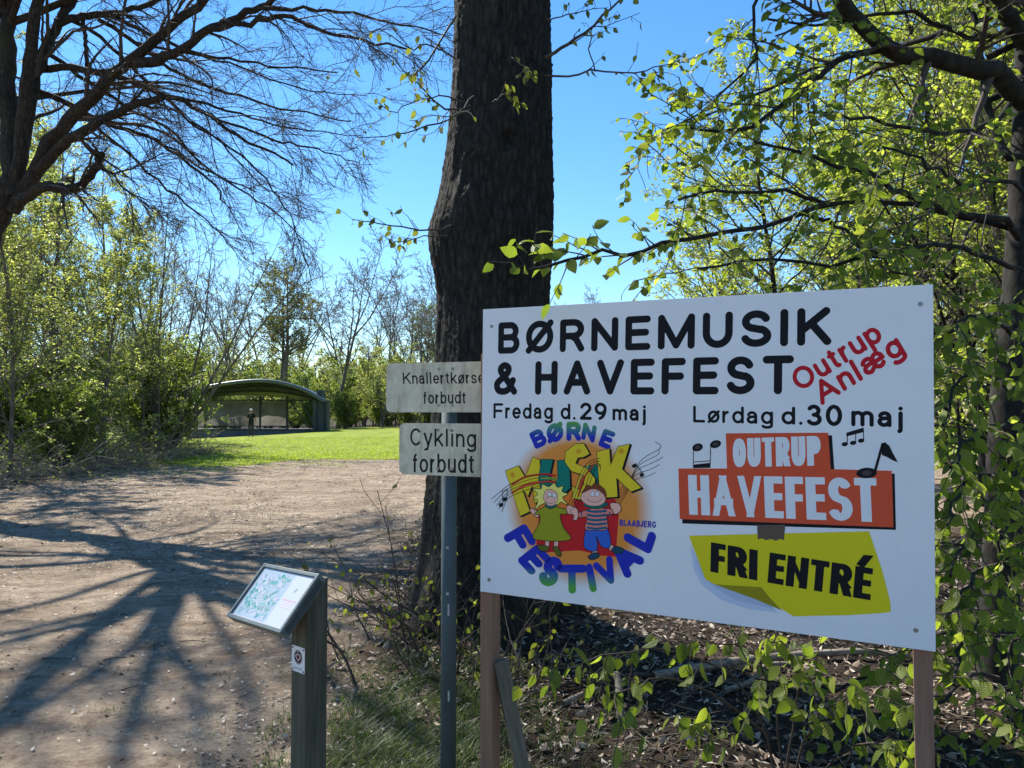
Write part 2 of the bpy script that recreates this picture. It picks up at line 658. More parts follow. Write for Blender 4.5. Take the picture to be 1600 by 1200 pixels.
def sd_poly(U, V, p):
    p = np.asarray(p, float)
    d = np.full(U.shape, 1e3)
    ins = np.zeros(U.shape, bool)
    for a, b in zip(p, np.roll(p, -1, 0)):
        d = np.minimum(d, sd_seg(U, V, a, b))
        c = ((a[1] > V) != (b[1] > V)) & (U < (b[0] - a[0]) * (V - a[1]) / (b[1] - a[1] + 1e-15) + a[0])
        ins ^= c
    return np.where(ins, -d, d)


def arc(cx, cy, rx, ry, a0, a1, n=14):
    t = np.radians(np.linspace(a0, a1, n))
    return [(cx + rx * math.cos(q), cy + ry * math.sin(q)) for q in t]


def spl(pts, n=30):
    return [tuple(q) for q in resample(pts, n)]


ELL = arc(.5, .5, .5, .5, 0, 360, 32)
S_ = arc(.5, .75, .46, .25, 22, 240, 16) + spl([(.3, .53), (.7, .465)], 4) + arc(.5, .25, .5, .25, 62, -160, 16)
G = {
    'A': [[(0, 0), (.5, 1), (1, 0)], [(.16, .32), (.84, .32)]],
    'B': [[(0, .52), (0, 1), (.58, 1)] + arc(.6, .76, .33, .24, 90, -90) + [(0, .52), (0, 0), (.62, 0)], arc(.64, .26, .36, .26, 90, -90) + [(.6, 0)]],
    'C': [arc(.5, .5, .5, .5, 48, 312, 26)],
    'E': [[(1, 1), (0, 1), (0, 0), (1, 0)], [(0, .52), (.92, .52)]],
    'F': [[(1, 1), (0, 1), (0, 0)], [(0, .5), (.9, .5)]],
    'G': [arc(.5, .5, .5, .5, 45, 330, 26) + [(1, .42), (.6, .42)]],
    'H': [[(0, 0), (0, 1)], [(1, 0), (1, 1)], [(0, .52), (1, .52)]],
    'I': [[(.5, 0), (.5, 1)]],
    'J': [[(1, 1), (1, .3)] + arc(.5, .3, .5, .3, 0, -170)],
    'K': [[(0, 0), (0, 1)], [(.95, 1), (0, .36)], [(.38, .62), (1, 0)]],
    'L': [[(0, 1), (0, 0), (1, 0)]],
    'M': [[(0, 0), (0, 1), (.5, .02), (1, 1), (1, 0)]],
    'N': [[(0, 0), (0, 1), (1, 0), (1, 1)]],
    'O': [ELL],
    'Ø': [ELL, [(.0, -.03), (1.0, 1.03)]],
    'P': [[(0, 0), (0, 1), (.55, 1)] + arc(.58, .73, .42, .27, 90, -90) + [(0, .46)]],
    'R': [[(0, 0), (0, 1), (.55, 1)] + arc(.58, .74, .4, .26, 90, -90) + [(0, .48)], [(.5, .47), (.72, .36), (1, 0)]],
    'S': [S_],
    'T': [[(0, 1), (1, 1)], [(.5, 1), (.5, 0)]],
    'U': [[(0, 1), (0, .4)] + arc(.5, .4, .5, .4, 180, 360) + [(1, 1)]],
    'V': [[(0, 1), (.5, 0), (1, 1)]],
    'É': [[(1, 1), (0, 1), (0, 0), (1, 0)], [(0, .52), (.92, .52)], [(.4, 1.28), (.72, 1.42)]],
    '&': [spl([(1.0, 0), (.6, .42), (.27, .72), (.24, .9), (.45, 1), (.66, .9), (.62, .72), (.3, .5), (.03, .3), (.1, .06), (.4, 0), (.7, .1), (.92, .42)], 44)],
    'a': [arc(.46, .68, .42, .32, 165, 0) + [(.9, .0)], [(.9, .58), (.45, .56)] + arc(.42, .28, .42, .28, 90, 270) + [(.62, .03), (.9, .25)]],
    'b': [[(0, 2), (0, 0)], ELL],
    'd': [[(1, 2), (1, 0)], ELL],
    'e': [[(.02, .5), (1, .5)] + arc(.5, .5, .5, .5, 5, 315, 24)],
    'f': [[(.35, 0), (.35, 1.55)] + arc(.8, 1.55, .45, .45, 180, 85, 8), [(0, 1), (.85, 1)]],
    'g': [ELL, [(1, 1), (1, -.45)] + arc(.5, -.5, .5, .5, 0, -150)],
    'i': [[(.5, 0), (.5, 1)], [(.5, 1.85), (.5, 1.86)]],
    'j': [[(.7, 1), (.7, -.6)] + arc(.2, -.6, .5, .4, 0, -80, 8), [(.7, 1.85), (.7, 1.86)]],
    'k': [[(0, 0), (0, 2)], [(.92, 1), (0, .3)], [(.36, .58), (1, 0)]],
    'l': [[(.5, 0), (.5, 2)]],
    'm': [[(0, 0), (0, 1)], [(0, .55)] + arc(.25, .68, .25, .32, 180, 0, 10) + [(.5, 0)], [(.5, .55)] + arc(.75, .68, .25, .32, 180, 0, 10) + [(1, 0)]],
    'n': [[(0, 0), (0, 1)], [(0, .5)] + arc(.5, .6, .5, .4, 180, 0) + [(1, 0)]],
    'o': [ELL], 'ø': [ELL, [(-.02, -.08), (1.02, 1.08)]],
    'p': [[(0, 1), (0, -1)], ELL],
    'r': [[(0, 0), (0, 1)], [(0, .4)] + arc(.85, .4, .85, .58, 180, 88, 10)],
    's': [S_],
    't': [[(.4, 1.6), (.4, .3)] + arc(.8, .3, .4, .3, 180, 280, 8), [(0, 1), (.9, 1)]],
    'u': [[(0, 1), (0, .4)] + arc(.5, .4, .5, .4, 180, 360) + [(1, 1), (1, 0)]],
    'y': [[(0, 1), (.52, 0)], [(1, 1), (.4, -.85), (.1, -1)]],
    'æ': [arc(.25, .7, .23, .3, 160, 0) + [(.5, .4)], [(.5, .56), (.25, .56)] + arc(.25, .28, .25, .28, 90, 270) + [(.5, .25)],
          [(.5, .5), (1, .5)] + arc(.75, .5, .25, .5, 5, 315, 20)],
    '2': [arc(.5, .72, .46, .28, 165, -25, 14) + [(0, 0), (1, 0)]],
    '3': [arc(.46, .76, .42, .24, 150, -90, 14) + arc(.48, .26, .5, .26, 90, -150, 16)],
    '9': [arc(.5, .68, .5, .32, 0, 360, 24), [(1, .68)] + arc(.3, .68, .7, .68, 0, -80, 12)],
    '0': [ELL],
    '.': [[(.5, 0), (.5, .005)]],
    "'": [[(.5, 1), (.5, .8)]],
}
GW = dict(A=.84, B=.7, C=.76, E=.7, F=.68, G=.8, H=.74, I=.2, J=.55, K=.78, L=.62, M=.98, N=.78, O=.84, P=.7, R=.74, S=.74,
          T=.78, U=.76, V=.82, a=.56, b=.58, d=.58, e=.58, f=.34, g=.58, i=.2, j=.26, k=.56, l=.2, m=.84, n=.54, o=.6,
          p=.58, r=.36, s=.52, t=.36, u=.54, y=.56)
GW.update({'Ø': .86, 'É': .7, '&': .82, 'æ': .9, 'ø': .6, '2': .58, '3': .58, '9': .58, '0': .6, '.': .2, ' ': .2, "'": .2})
GI = dict(H=.56, A=.62, V=.63, E=.46, F=.44, S=.56, T=.5, O=.56, U=.56, R=.57, P=.54, I=.235, N=.6)
GI['É'] = .46
LOW = set('abdefgijklmnopørstuyæ')


def glyph_sd(ch, X, Y, W, w, style, wy=None):
    wy = wy or w
    xh = .74

    def ym(y):
        if ch not in LOW:
            if y > 1.1:
                return 1 - wy / 2 + (y - 1)
            return wy / 2 + y * (1 - wy)
        if y > 1:
            return xh - wy / 2 + (y - 1) * (1 - xh)
        if y < 0:
            return wy / 2 + y * .27
        return wy / 2 + y * (xh - wy)
    q = w / wy
    lines = [np.array([(w / 2 + x * (W - w), ym(y) * q) for x, y in l]) for l in G[ch]]
    Yq = Y * q
    if style == 'round':
        return sd_lines(X, Yq, lines) - w / 2
    f = np.full(X.shape, 1e3)
    for l in lines:
        n = len(l) - 1
        for k in range(n):
            a, b = l[k], l[k + 1]
            d = b - a
            L = np.hypot(*d)
            curve = n > 6 and L < .22 * max(1, q)
            if curve and 0 < k < n - 1:
                f = np.minimum(f, sd_seg(X, Yq, a, b) - w / 2)
                continue
            d = d / max(L, 1e-9)
            s = (X - a[0]) * d[0] + (Yq - a[1]) * d[1]
            t = np.abs(-(X - a[0]) * d[1] + (Yq - a[1]) * d[0])
            diag = min(abs(d[0]), abs(d[1])) > .12
            tw = w * (.62 if (diag and ch == 'N' and style == 'impact') else .74 if (diag and ch in 'AV' and style == 'impact') else 1)
            ext = 0 if (style == 'flat' or curve) else (w / 2 if not diag else w)
            if style == 'flat':
                ext = w / 2 if (not curve and not diag) else (w * .6 if diag else 0)
            f = np.minimum(f, np.maximum(np.maximum(-s - ext, s - L - ext), t - tw / 2))
            if k < n - 1 and curve:
                f = np.minimum(f, sd_seg(X, Yq, b, b) - w / 2)
    lo, hi = (0, 1) if ch not in LOW else (-.3, 1.02)
    if ch == 'É':
        hi = 1.5
    if ch == 'Ø':
        lo, hi = -.06, 1.06
    f = np.maximum(f, np.maximum((lo - Y) * q, (Y - hi) * q))
    if style == 'impact' or ch in LOW:
        f = np.maximum(f, np.maximum(-X - .03, X - W - .03))
    return f


def pose(yaw, pitch=0, roll=0):
    return (Matrix.Rotation(yaw, 3, 'Z') @ Matrix.Rotation(pitch, 3, 'X') @ Matrix.Rotation(roll, 3, 'Y'))


def plane_uv(origin, rot):
    """photo pixel -> uv on the plane through origin whose local x,z axes are rot's columns 0,2"""
    o = np.array(origin)
    Rm = np.array(rot)
    c0 = np.array([0, 0, EYE])

    def f(px, py):
        d = at(px, py, 1.0) - c0
        n = Rm[:, 1]
        p = c0 + d * (((o - c0) @ n) / (d @ n)) - o
        return np.array([p @ Rm[:, 0], p @ Rm[:, 2]])
    return f


# ------------------------------------------------------------------ the festival board
BK = lin(14, 16, 24)
WHITE = (.78, .79, .80)
BO = (.61607, 2.85368, 1.48584)
BR_ = pose(-.46556, .00378, .01162)
BW, BH = 1.664, 1.18
board = thing('notice_board', 'large white festival board with printed lettering, standing on two brown wooden posts', 'notice board', (BO[0], BO[1], 0))
mW, nt, b = newmat('white aluminium sheet')
co = coords(nt, 'Object', (1, 1, 1))
n1 = N(nt, 'ShaderNodeTexNoise', i_Scale=3, i_Detail=6, i_Roughness=.7)
nt.links.new(co, n1.inputs['Vector'])
r1 = ramp(nt, [(.3, (.74, .755, .78)), (.7, (.80, .81, .82))])
nt.links.new(n1.outputs['Fac'], r1.inputs[0])
n2 = N(nt, 'ShaderNodeTexNoise', i_Scale=14, i_Detail=10, i_Roughness=.75)
nt.links.new(co, n2.inputs['Vector'])
r2 = ramp(nt, [(.60, (0, 0, 0)), (.74, (.6, .6, .6))])
nt.links.new(n2.outputs['Fac'], r2.inputs[0])
mx = N(nt, 'ShaderNodeMix', data_type='RGBA')
nt.links.new(r2.outputs[0], mx.inputs[0])
nt.links.new(r1.outputs[0], mx.inputs[6])
mx.inputs[7].default_value = (.55, .56, .54, 1)
nt.links.new(mx.outputs[2], b.inputs['Base Color'])
b.inputs['Roughness'].default_value = .38
M['white_sheet'] = mW
M['print'] = printmat('print ink')
M['post_wood'] = pbr('red brown stained timber', [(.25, (.19, .095, .062)), (.6, (.29, .16, .105)), (.85, (.38, .225, .155))], 3, (14, 14, 1), .8, .25, 6, dist=.004)
M['old_wood'] = pbr('grey weathered timber', [(.25, (.07, .06, .045)), (.6, (.17, .15, .115)), (.85, (.26, .235, .185))], 3, (14, 14, 1), .85, .3, 6, dist=.004)
M['dark_steel'] = pbr('blackened screw', [(.3, (.03, .03, .03)), (.7, (.06, .06, .06))], 30, rough=.5)
M['steel'] = pbr('dull zinc screw', [(.3, (.16, .16, .16)), (.7, (.32, .32, .32))], 30, rough=.45, metallic=.8)

bm = bmesh.new()
add_box(bm, (BW, .012, BH), (0, .006, 0), bevel=.0015)
panel = link('panel', mesh_bm('panel', bm), M['white_sheet'], board)
panel.rotation_euler = BR_.to_euler()
panel.location = (0, 0, BO[2])

uvB = plane_uv(BO, BR_)
C_BLK = BK
C_RED = lin(190, 24, 40)
# headline
A = Art(uvB)
for s, bl, br, tl in (('BØRNEMUSIK', (778, 553), (1299, 539), (779, 504)), ('& HAVEFEST', (771, 617), (1240, 616), (772, 566))):
    A.text_px(s, bl, br, tl, C_BLK, 1, w=.205, gap=.2)
A.build('headline_lettering', panel, M['print'])
A = Art(uvB)
for s, bl, br, tl, w in (('Fredag', (771, 654), (864, 655), (771, 630), .165), ('d.', (876, 655), (900, 656), (876, 630), .17),
                      ('29', (906, 656), (948, 656.5), (906, 629), .185), ('maj', (957, 657), (1010, 658), (957, 632), .18),
                      ('Lørdag', (1083, 660), (1208, 663), (1083, 634), .165), ('d.', (1221, 663), (1255, 664), (1221, 635), .175),
                      ('30', (1260, 665), (1316, 666), (1260, 632), .19), ('maj', (1330, 666), (1412, 668), (1330, 633), .185)):
    A.text_px(s, bl, br, tl, C_BLK, 1, w=w, gap=.13)
A.build('date_lettering', panel, M['print'])
A = Art(uvB)
A.text_px('Outrup', (1250, 613), (1382, 530), (1232, 583), C_RED, 1, w=.185, gap=.1)
A.text_px('Anlæg', (1284, 634), (1416, 551), (1266, 602), C_RED, 2, w=.185, gap=.1)
A.build('place_lettering', panel, M['print'])

# ---- orange garden party logo
A = Art(uvB)
OR = lin(216, 84, 52)
OR2 = lin(222, 96, 62)
A.poly(A.px([(1145, 684), (1300, 680), (1304, 738), (1398, 740), (1400, 828), (1066, 818), (1066, 742), (1147, 742)]), C_BLK, 1)
A.poly(A.px([(1134, 677), (1294, 676), (1298, 733), (1393.5, 735.5), (1396, 824), (1062, 811), (1060, 732), (1136, 732)]), OR, 2)
A.text_px('OUTRUP', (1145.5, 730), (1283, 727.5), (1144.5, 685.5), WHITE, 3, w=.213, wy=.15, gap=.06, style='impact')
A.text_px('HAVEFEST', (1077, 804), (1372, 816), (1075, 742), WHITE, 3, w=.218, wy=.17, gap=.055, style='impact')
# tape, yellow note with a curled corner
GREY1, GREY2 = lin(196, 206, 226), lin(178, 189, 212)
A.poly(A.px([(1079, 850), (1084, 890), (1098, 915), (1128, 938), (1170, 952), (1215, 957), (1200, 940), (1120, 910), (1100, 890)]), GREY1, 1)
A.poly(A.px([(1086, 870), (1096, 898), (1116, 918), (1150, 938), (1210, 952), (1200, 940), (1120, 910), (1104, 895)]), GREY2, 2)
YE = lin(220, 205, 30)
A.poly(A.px([(1076.5, 837), (1358, 830), (1378, 890), (1391, 940), (1392, 955), (1388, 957), (1330, 961), (1240, 963), (1212, 946), (1190, 918), (1116, 913), (1102, 905)]), YE, 3)
A.poly(A.px([(1116, 913), (1190, 917.5), (1203, 934), (1222, 954), (1180, 936)]), lin(150, 140, 24), 4)
A.poly(A.px([(1183, 820), (1227, 820), (1225, 844), (1219, 842), (1212, 845), (1205, 842), (1197, 844), (1190, 841), (1184, 843)]), lin(98, 82, 70), 5)
A.text_px('FRI', (1110, 893), (1183, 907), (1111, 847), C_BLK, 6, w=.275, wy=.19, gap=.06, style='impact')
A.text_px('ENTRÉ', (1199, 910), (1360, 938), (1203, 863), C_BLK, 6, w=.25, wy=.19, gap=.06, style='impact')
A.build('garden_party_logo', panel, M['print'])

# ---- music notes
A = Art(uvB)
MINI = .0011


def note_head(cx, cy, rx, ry, rot, lev=5, inner=True):
    c = A.topx(cx, cy)
    sx = np.hypot(*(A.topx(cx + 1, cy) - c))
    t = np.linspace(0, 2 * math.pi, 28, endpoint=False)
    p = np.stack([np.cos(t) * rx * sx, np.sin(t) * ry * sx], -1)
    cr, sr = math.cos(rot), math.sin(rot)
    p = p @ np.array([[cr, sr], [-sr, cr]]) + c
    A.poly(p, C_BLK, lev, res=MINI)
    if inner:
        q = (p - c) * .5 + c
        A.poly(q, lin(70, 62, 66), lev + 1, res=MINI)


note_head(1090, 699, 8.5, 6, .35)
note_head(1118, 694, 9, 6, .35)
A.stroke([A.px([(1083.5, 700), (1083.5, 728)]), A.px([(1110.5, 697), (1109.5, 728)]), A.px([(1084, 722), (1110, 720)])], .003, C_BLK, 3, MINI)
A.poly(A.px([(1083, 726), (1110, 723), (1110, 731), (1083, 731.5)]), C_BLK, 4, res=MINI)
note_head(1320, 694, 5, 3.6, .25, inner=False)
note_head(1333, 692, 5, 3.6, .25, inner=False)
note_head(1345.5, 688.5, 5, 3.6, .25, inner=False)
A.stroke([A.px([(1324, 693), (1324, 677)]), A.px([(1337, 691), (1337, 675)]), A.px([(1349.5, 687), (1349, 669)])], .0026, C_BLK, 3, MINI)
A.poly(A.px([(1322.5, 676), (1349.5, 668), (1350, 675), (1322.5, 682)]), C_BLK, 4, res=MINI)
note_head(1354, 739, 16, 9, .12, lev=8)
A.stroke([A.px([(1367, 737), (1379, 694)])], .008, C_BLK, 7, MINI)
A.poly(A.px([(1377, 693), (1383, 691), (1390, 697), (1395, 708), (1403, 722), (1396, 720), (1386, 714), (1378, 711)]), C_BLK, 7, res=MINI)
A.build('music_notes', panel, M['print'])

# ---- round children's festival emblem
A = Art(uvB, res=.0014)
cc = A.topx(901, 793)
rad = .312


def glow(p):
    d = np.hypot(p[:, 0] - cc[0], p[:, 1] - cc[1]) / rad
    t = np.clip((d - .80) / .2, 0, 1)[:, None]
    k = np.clip(1 - d, 0, 1)[:, None]
    a = np.array(lin(222, 150, 66))
    a2 = np.array(lin(232, 120, 36))
    base = a * (1 - k) + a2 * k
    return base * (1 - t) + np.array((.77, .78, .79)) * t


A.layer(lambda U, V: np.hypot(U - cc[0], V - cc[1]) - rad, (cc[0] - rad, cc[1] - rad, cc[0] + rad, cc[1] + rad), glow, 1, res=.004)
CR = lin(196, 30, 38)
A.poly(A.px([(842, 806), (905, 798), (967, 803), (965, 830), (962, 870), (940, 868), (905, 860), (872, 862), (845, 864), (838, 850)]), CR, 2)
A.poly(A.px([(896, 782), (925, 776), (962, 780), (966, 806), (900, 806)]), CR, 2)


def bluegreen(y0, y1):
    v0, v1 = A.topx(900, y0)[1], A.topx(900, y1)[1]

    def f(p):
        t = np.clip((p[:, 1] - v0) / (v1 - v0), 0, 1)[:, None]
        return np.array(lin(30, 48, 170)) * (1 - t) + np.array(lin(84, 160, 62)) * t
    return f


# arched lettering: (letter, base-left px, base-right px, top-left px)
for ch, bl, br, tl in (('B', (837, 702.5), (857, 693), (826, 677)), ('Ø', (856, 693), (882, 688), (852.5, 664)), ('R', (885, 689), (908, 689), (885, 659)),
                       ('N', (907.5, 686), (928.5, 692.5), (912, 659.5)), ('E', (934, 696), (952.5, 703.5), (944, 669))):
    A.text_px(ch, bl, br, tl, bluegreen(682, 660), 3, w=.28, gap=0)
for ch, bl, br, tl in (('F', (785, 838), (803, 869), (821, 817)), ('E', (807, 875), (830, 900), (840, 849)), ('S', (837.5, 909), (865, 920.7), (856, 865)),
                       ('T', (871, 927), (918, 928), (870, 882)), ('I', (922.5, 926), (933.7, 924), (914, 882)),
                       ('V', (942, 918.7), (972, 905), (925, 881)), ('A', (980.7, 905.5), (1009, 876), (947, 870.5)), ('L', (1016, 867), (1027, 835), (973, 843))):
    A.text_px(ch, bl, br, tl, bluegreen(893, 918), 9 if ch in 'AL' else 3, w=.28, gap=0)
A.text_px('BLAABJERG', (968, 821.5), (1025, 825), (968.5, 811.5), lin(50, 56, 160), 4, w=.2, gap=.12, style='flat', res=MINI)
# MUSIK block letters with a black drop edge
YL = lin(226, 200, 40)
TE = lin(0, 120, 104)
for pts, c, lv in (
    ([(790, 736), (810, 728), (821, 747), (833, 714), (843, 719), (848, 780), (836, 786), (832, 757), (825, 775), (815, 762), (828, 799), (813, 806)], YL, 4),
    ([(846, 718), (864, 718), (858, 746), (861, 755), (872, 750), (871, 720), (889, 718), (891, 762), (880, 773), (862, 776), (846, 768), (842, 748)], TE, 5),
    ([(921, 709), (912, 693), (899, 694), (884, 706), (883, 722), (893, 736), (912, 742), (913, 757), (904, 765), (894, 760), (896, 778), (912, 782), (927, 770), (930, 748), (918, 733), (899, 724), (903, 715), (912, 714)], YL, 6),
    ([(913, 729), (935, 726), (934, 762), (922, 768), (916, 742)], TE, 5),
    ([(933, 706), (952, 701), (954, 728), (966, 698), (984, 694), (972, 733), (1002, 762), (986, 768), (963, 746), (965, 776), (938, 778)], YL, 7),
):
    p = A.px(pts)
    A.poly(p + np.array([.006, -.003]), C_BLK, lv, grow=.003, res=MINI)
    A.poly(p, C_BLK, lv + .4, grow=.0022, res=MINI)
    A.poly(p, c, lv + .7, res=MINI)
for a, r_ in (((801, 742), .013), ((904, 705), .012), ((971, 705), .013)):
    q = A.topx(*a)
    A.layer(lambda U, V, q=q, r_=r_: np.hypot(U - q[0], V - q[1]) - r_, (q[0] - r_, q[1] - r_, q[0] + r_, q[1] + r_),
            (lambda p, q=q, r_=r_: np.array(YL) + (np.array(lin(206, 140, 30)) - np.array(YL)) * np.clip(1.3 - np.hypot(p[:, 0] - q[0], p[:, 1] - q[1]) / r_, 0, 1)[:, None]), 8, res=.002)
# flowing staves
for k in range(5):
    o = k * 5.0
    A.stroke([A.px(spl([(768 + o * .8, 780 + o), (795, 758 + o * 1.0), (822, 746 + o), (850, 742 + o * .8), (870, 748 + o * .5)], 26))], .0022, C_BLK, 8.4, MINI)
    A.stroke([A.px(spl([(886 + o, 792), (897 + o, 768), (908 + o, 738), (922 + o * .8, 720 + o * .3), (938, 716 + o)], 26))], .0022, C_BLK, 8.4, MINI)
    A.stroke([A.px(spl([(965 - o * .2, 795 - o * 1.2), (978 + o * .2, 772 - o), (990 + o * .6, 751 - o * 1.6), (1012 + o, 738 - o * 2.2 + 6), (1036 - abs(k - 2) * 6, 730 - o * 2.4 + 8)], 22))], .0022, C_BLK, 3.4, MINI)
A.stroke([A.px(spl([(800, 757), (822, 745), (850, 741), (868, 743)], 16))], .008, lin(190, 40, 36), 8.2, MINI)
A.stroke([A.px(spl([(800, 770), (822, 758), (850, 753), (868, 753)], 16))], .008, lin(206, 60, 40), 8.2, MINI)
A.stroke([A.px(spl([(846, 747), (858, 747), (870, 750)], 8))], .008, lin(140, 180, 70), 8.3, MINI)
A.stroke([A.px(spl([(904, 775), (912, 748), (926, 728)], 16))], .007, lin(190, 50, 40), 8.2, MINI)
A.stroke([A.px(spl([(896, 778), (906, 748), (920, 726)], 16))], .006, lin(214, 196, 70), 8.3, MINI)
for cx, cy in ((783, 789), (789, 780), (1003, 742), (991, 728)):
    note_head(cx, cy, 3.6, 2.8, .4, lev=9, inner=False)
A.stroke([A.px([(786, 788), (785, 768), (793, 764), (792, 779)]), A.px([(1005, 741), (993, 724)])], .0028, C_BLK, 9, MINI)

# two children, drawn flat: outline below, colour on top
SK = lin(236, 180, 160)


def blob(pts, c, lv, n=34, out=.0026):
    p = A.px(spl(list(pts) + [pts[0]], n))[:-1]
    if out:
        A.poly(p, C_BLK, lv, grow=out, res=MINI)
    A.poly(p, c, lv + .4, res=MINI)


# girl
blob([(853, 843), (858, 843), (857, 856), (852, 857)], SK, 10)
blob([(867, 842), (872, 842), (871, 857), (866, 857)], SK, 10)
blob([(839, 853), (848, 852), (857, 855), (856, 860), (846, 860)], lin(96, 98, 30), 10.5)
blob([(864, 856), (870, 854), (876, 863), (876, 869), (871, 867)], lin(96, 98, 30), 10.5)
blob([(832, 802), (828, 797), (834, 795), (842, 802), (840, 808)], SK, 10)
blob([(884, 798), (888, 790), (897, 793), (899, 801), (890, 803)], SK, 10)
blob([(845, 795), (860, 790), (876, 794), (885, 797), (884, 803), (875, 804), (880, 824), (892, 841), (874, 845), (850, 844), (833, 839), (843, 818), (844, 804), (836, 803)], lin(150, 152, 30), 11, 60)
blob([(852, 790), (860, 795), (870, 790), (868, 785), (855, 785)], lin(20, 100, 88), 11.6, out=.0016)
blob([(836, 797), (841, 782), (834, 778), (841, 772), (834, 764), (846, 764), (848, 757), (858, 761), (866, 755), (871, 762), (880, 760), (878, 768), (887, 772), (879, 777), (886, 788), (877, 784), (870, 788), (852, 786), (843, 790)], lin(238, 226, 110), 11.8, 70)
blob([(849, 778), (853, 767), (862, 765), (870, 771), (871, 781), (866, 789), (856, 789)], SK, 12.4, 40, .0018)
blob([(856, 772), (859, 769), (862, 773), (859, 776)], (.8, .8, .85), 13, 16, .0014)
blob([(863, 773), (866, 770), (869, 774), (866, 777)], (.8, .8, .85), 13, 16, .0014)
A.stroke([A.px(arc(860.5, 780, 7, 4.5, 190, 350, 10)[::-1]) * np.array([1, 1])], .0016, C_BLK, 13, MINI)
A.stroke([A.px([(859.5, 773), (859.6, 773)]), A.px([(866, 774), (866.1, 774)])], .003, C_BLK, 14, MINI)
A.stroke([A.px([(852, 783), (856, 786), (862, 786.5), (867, 784)])], .0016, C_BLK, 13, MINI)
# boy
blob([(926, 856), (931, 855), (933, 866), (926, 868)], SK, 10)
blob([(949, 853), (955, 851), (961, 857), (955, 860)], SK, 10)
blob([(919, 870), (928, 864), (936, 866), (934, 871), (924, 874)], lin(24, 70, 92), 10.5)
blob([(956, 858), (963, 854), (974, 858), (972, 863), (960, 864)], lin(24, 70, 92), 10.5)
blob([(898, 806), (892, 799), (899, 793), (904, 803), (901, 812), (896, 811)], SK, 10.4)
blob([(956, 797), (954, 787), (961, 786), (968, 788), (970, 797), (962, 803)], SK, 10.4)
blob([(916, 824), (932, 826), (948, 824), (954, 848), (950, 856), (939, 852), (932, 836), (933, 858), (922, 860), (913, 852)], lin(48, 96, 190), 11, 50)
blob([(917, 797), (932, 793), (945, 795), (956, 796), (957, 803), (948, 805), (949, 826), (932, 828), (915, 826), (918, 808), (906, 808), (905, 802)], lin(226, 130, 110), 11.6, 56)
for k in range(5):
    y = 798 + k * 6.6
    A.stroke([A.px(spl([(918.5, y), (932, y + 1.6), (947, y)], 8))], .0095, lin(28, 92, 122), 12.2, MINI)
for x in (909, 953):
    A.stroke([A.px([(x, 800), (x, 806)])], .005, lin(28, 92, 122), 12.2, MINI)
blob([(912, 790), (932, 795), (950, 789), (944, 785), (918, 785)], lin(20, 100, 88), 12.3, out=.0016)
blob([(907, 778), (912, 768), (919, 762), (930, 758), (940, 762), (947, 771), (946, 782), (938, 789), (924, 790), (914, 786)], SK, 12.6, 44, .0018)
blob([(909, 770), (914, 763), (917, 758), (924, 760), (930, 755), (938, 759), (946, 767), (947, 779), (943, 772), (934, 765), (924, 764), (915, 768)], lin(124, 60, 34), 13, 44, .0018)
blob([(923, 772), (926, 768), (929, 772), (926, 776)], (.8, .8, .85), 13.4, 16, .0014)
blob([(930, 772), (933, 768), (936, 772), (933, 776)], (.8, .8, .85), 13.4, 16, .0014)
A.stroke([A.px([(926.3, 773), (926.4, 773)]), A.px([(932.6, 773), (932.7, 773)])], .003, C_BLK, 14.2, MINI)
A.stroke([A.px(spl([(917, 779), (924, 784), (934, 784), (941, 779)], 12))], .0016, C_BLK, 14, MINI)
A.build('festival_emblem', panel, M['print'])

# screws
for px, py in ((768, 510), (1438, 475), (1431, 985), (764, 906)):
    u, v = uvB(px, py)
    bm = bmesh.new()
    add_cyl(bm, .0075, (0, 0, 0), (0, -.003, 0), 14, .006)
    add_cyl(bm, .002, (0, -.0025, 0), (0, -.0035, 0), 6)
    o = link('screw', mesh_bm('screw', bm), M['steel'], panel)
    o.location = (u, 0, v)

# posts behind the panel: left one shows two faces, with a diagonal brace
PR = pose(-.46556)


def board_pt(u, dy, z):
    q = PR @ Vector((u, dy, 0))
    return Vector((q.x, q.y, z))


for uc, w in ((-.817, .056), (.789, .056)):
    bm = bmesh.new()
    add_box(bm, (w, .075, 2.5), (0, 0, .65), bevel=.003)
    o = link('post', mesh_bm('post', bm), M['post_wood'], board)
    o.location = board_pt(uc, .0515, 0) + Vector((0, 0, 0))
    o.rotation_euler = (0, 0, -.46556)
bm = bmesh.new()
d = Vector((.17, .42, -1.))
add_box(bm, (.028, .062, 1.25), (0, 0, 0), bevel=.003)
br = link('brace', mesh_bm('brace', bm), M['old_wood'], board)
p0 = board_pt(-.772, .06, .60)
p1 = board_pt(-.655, .19, -.2)
br.location = (p0 + p1) / 2
dz = (p0 - p1).normalized()
br.rotation_euler = dz.to_track_quat('Z', 'Y').to_euler()
br.scale = (1, 1, (p0 - p1).length / 1.2)

# ------------------------------------------------------------------ grey sign post with the two prohibition plates
D_POLE = 3.42
pp = at(702, 645, D_POLE)
sp = thing('sign_post', 'grey green steel pole with two weathered prohibition plates, beside the white board', 'sign post', (pp[0], D_POLE, 0))
mP, nt, b = newmat('grey green coated steel')
co = coords(nt, 'Object', (1, 1, .35))
n1 = N(nt, 'ShaderNodeTexNoise', i_Scale=9, i_Detail=8, i_Roughness=.7)
nt.links.new(co, n1.inputs['Vector'])
r1 = ramp(nt, [(.3, (.055, .075, .08)), (.62, (.085, .115, .12)), (.72, (.11, .135, .135)), (.76, (.36, .38, .36))])
nt.links.new(n1.outputs['Fac'], r1.inputs[0])
nt.links.new(r1.outputs[0], b.inputs['Base Color'])
b.inputs['Roughness'].default_value = .6
b.inputs['Specular IOR Level'].default_value = .2
M['pole'] = mP
bm = bmesh.new()
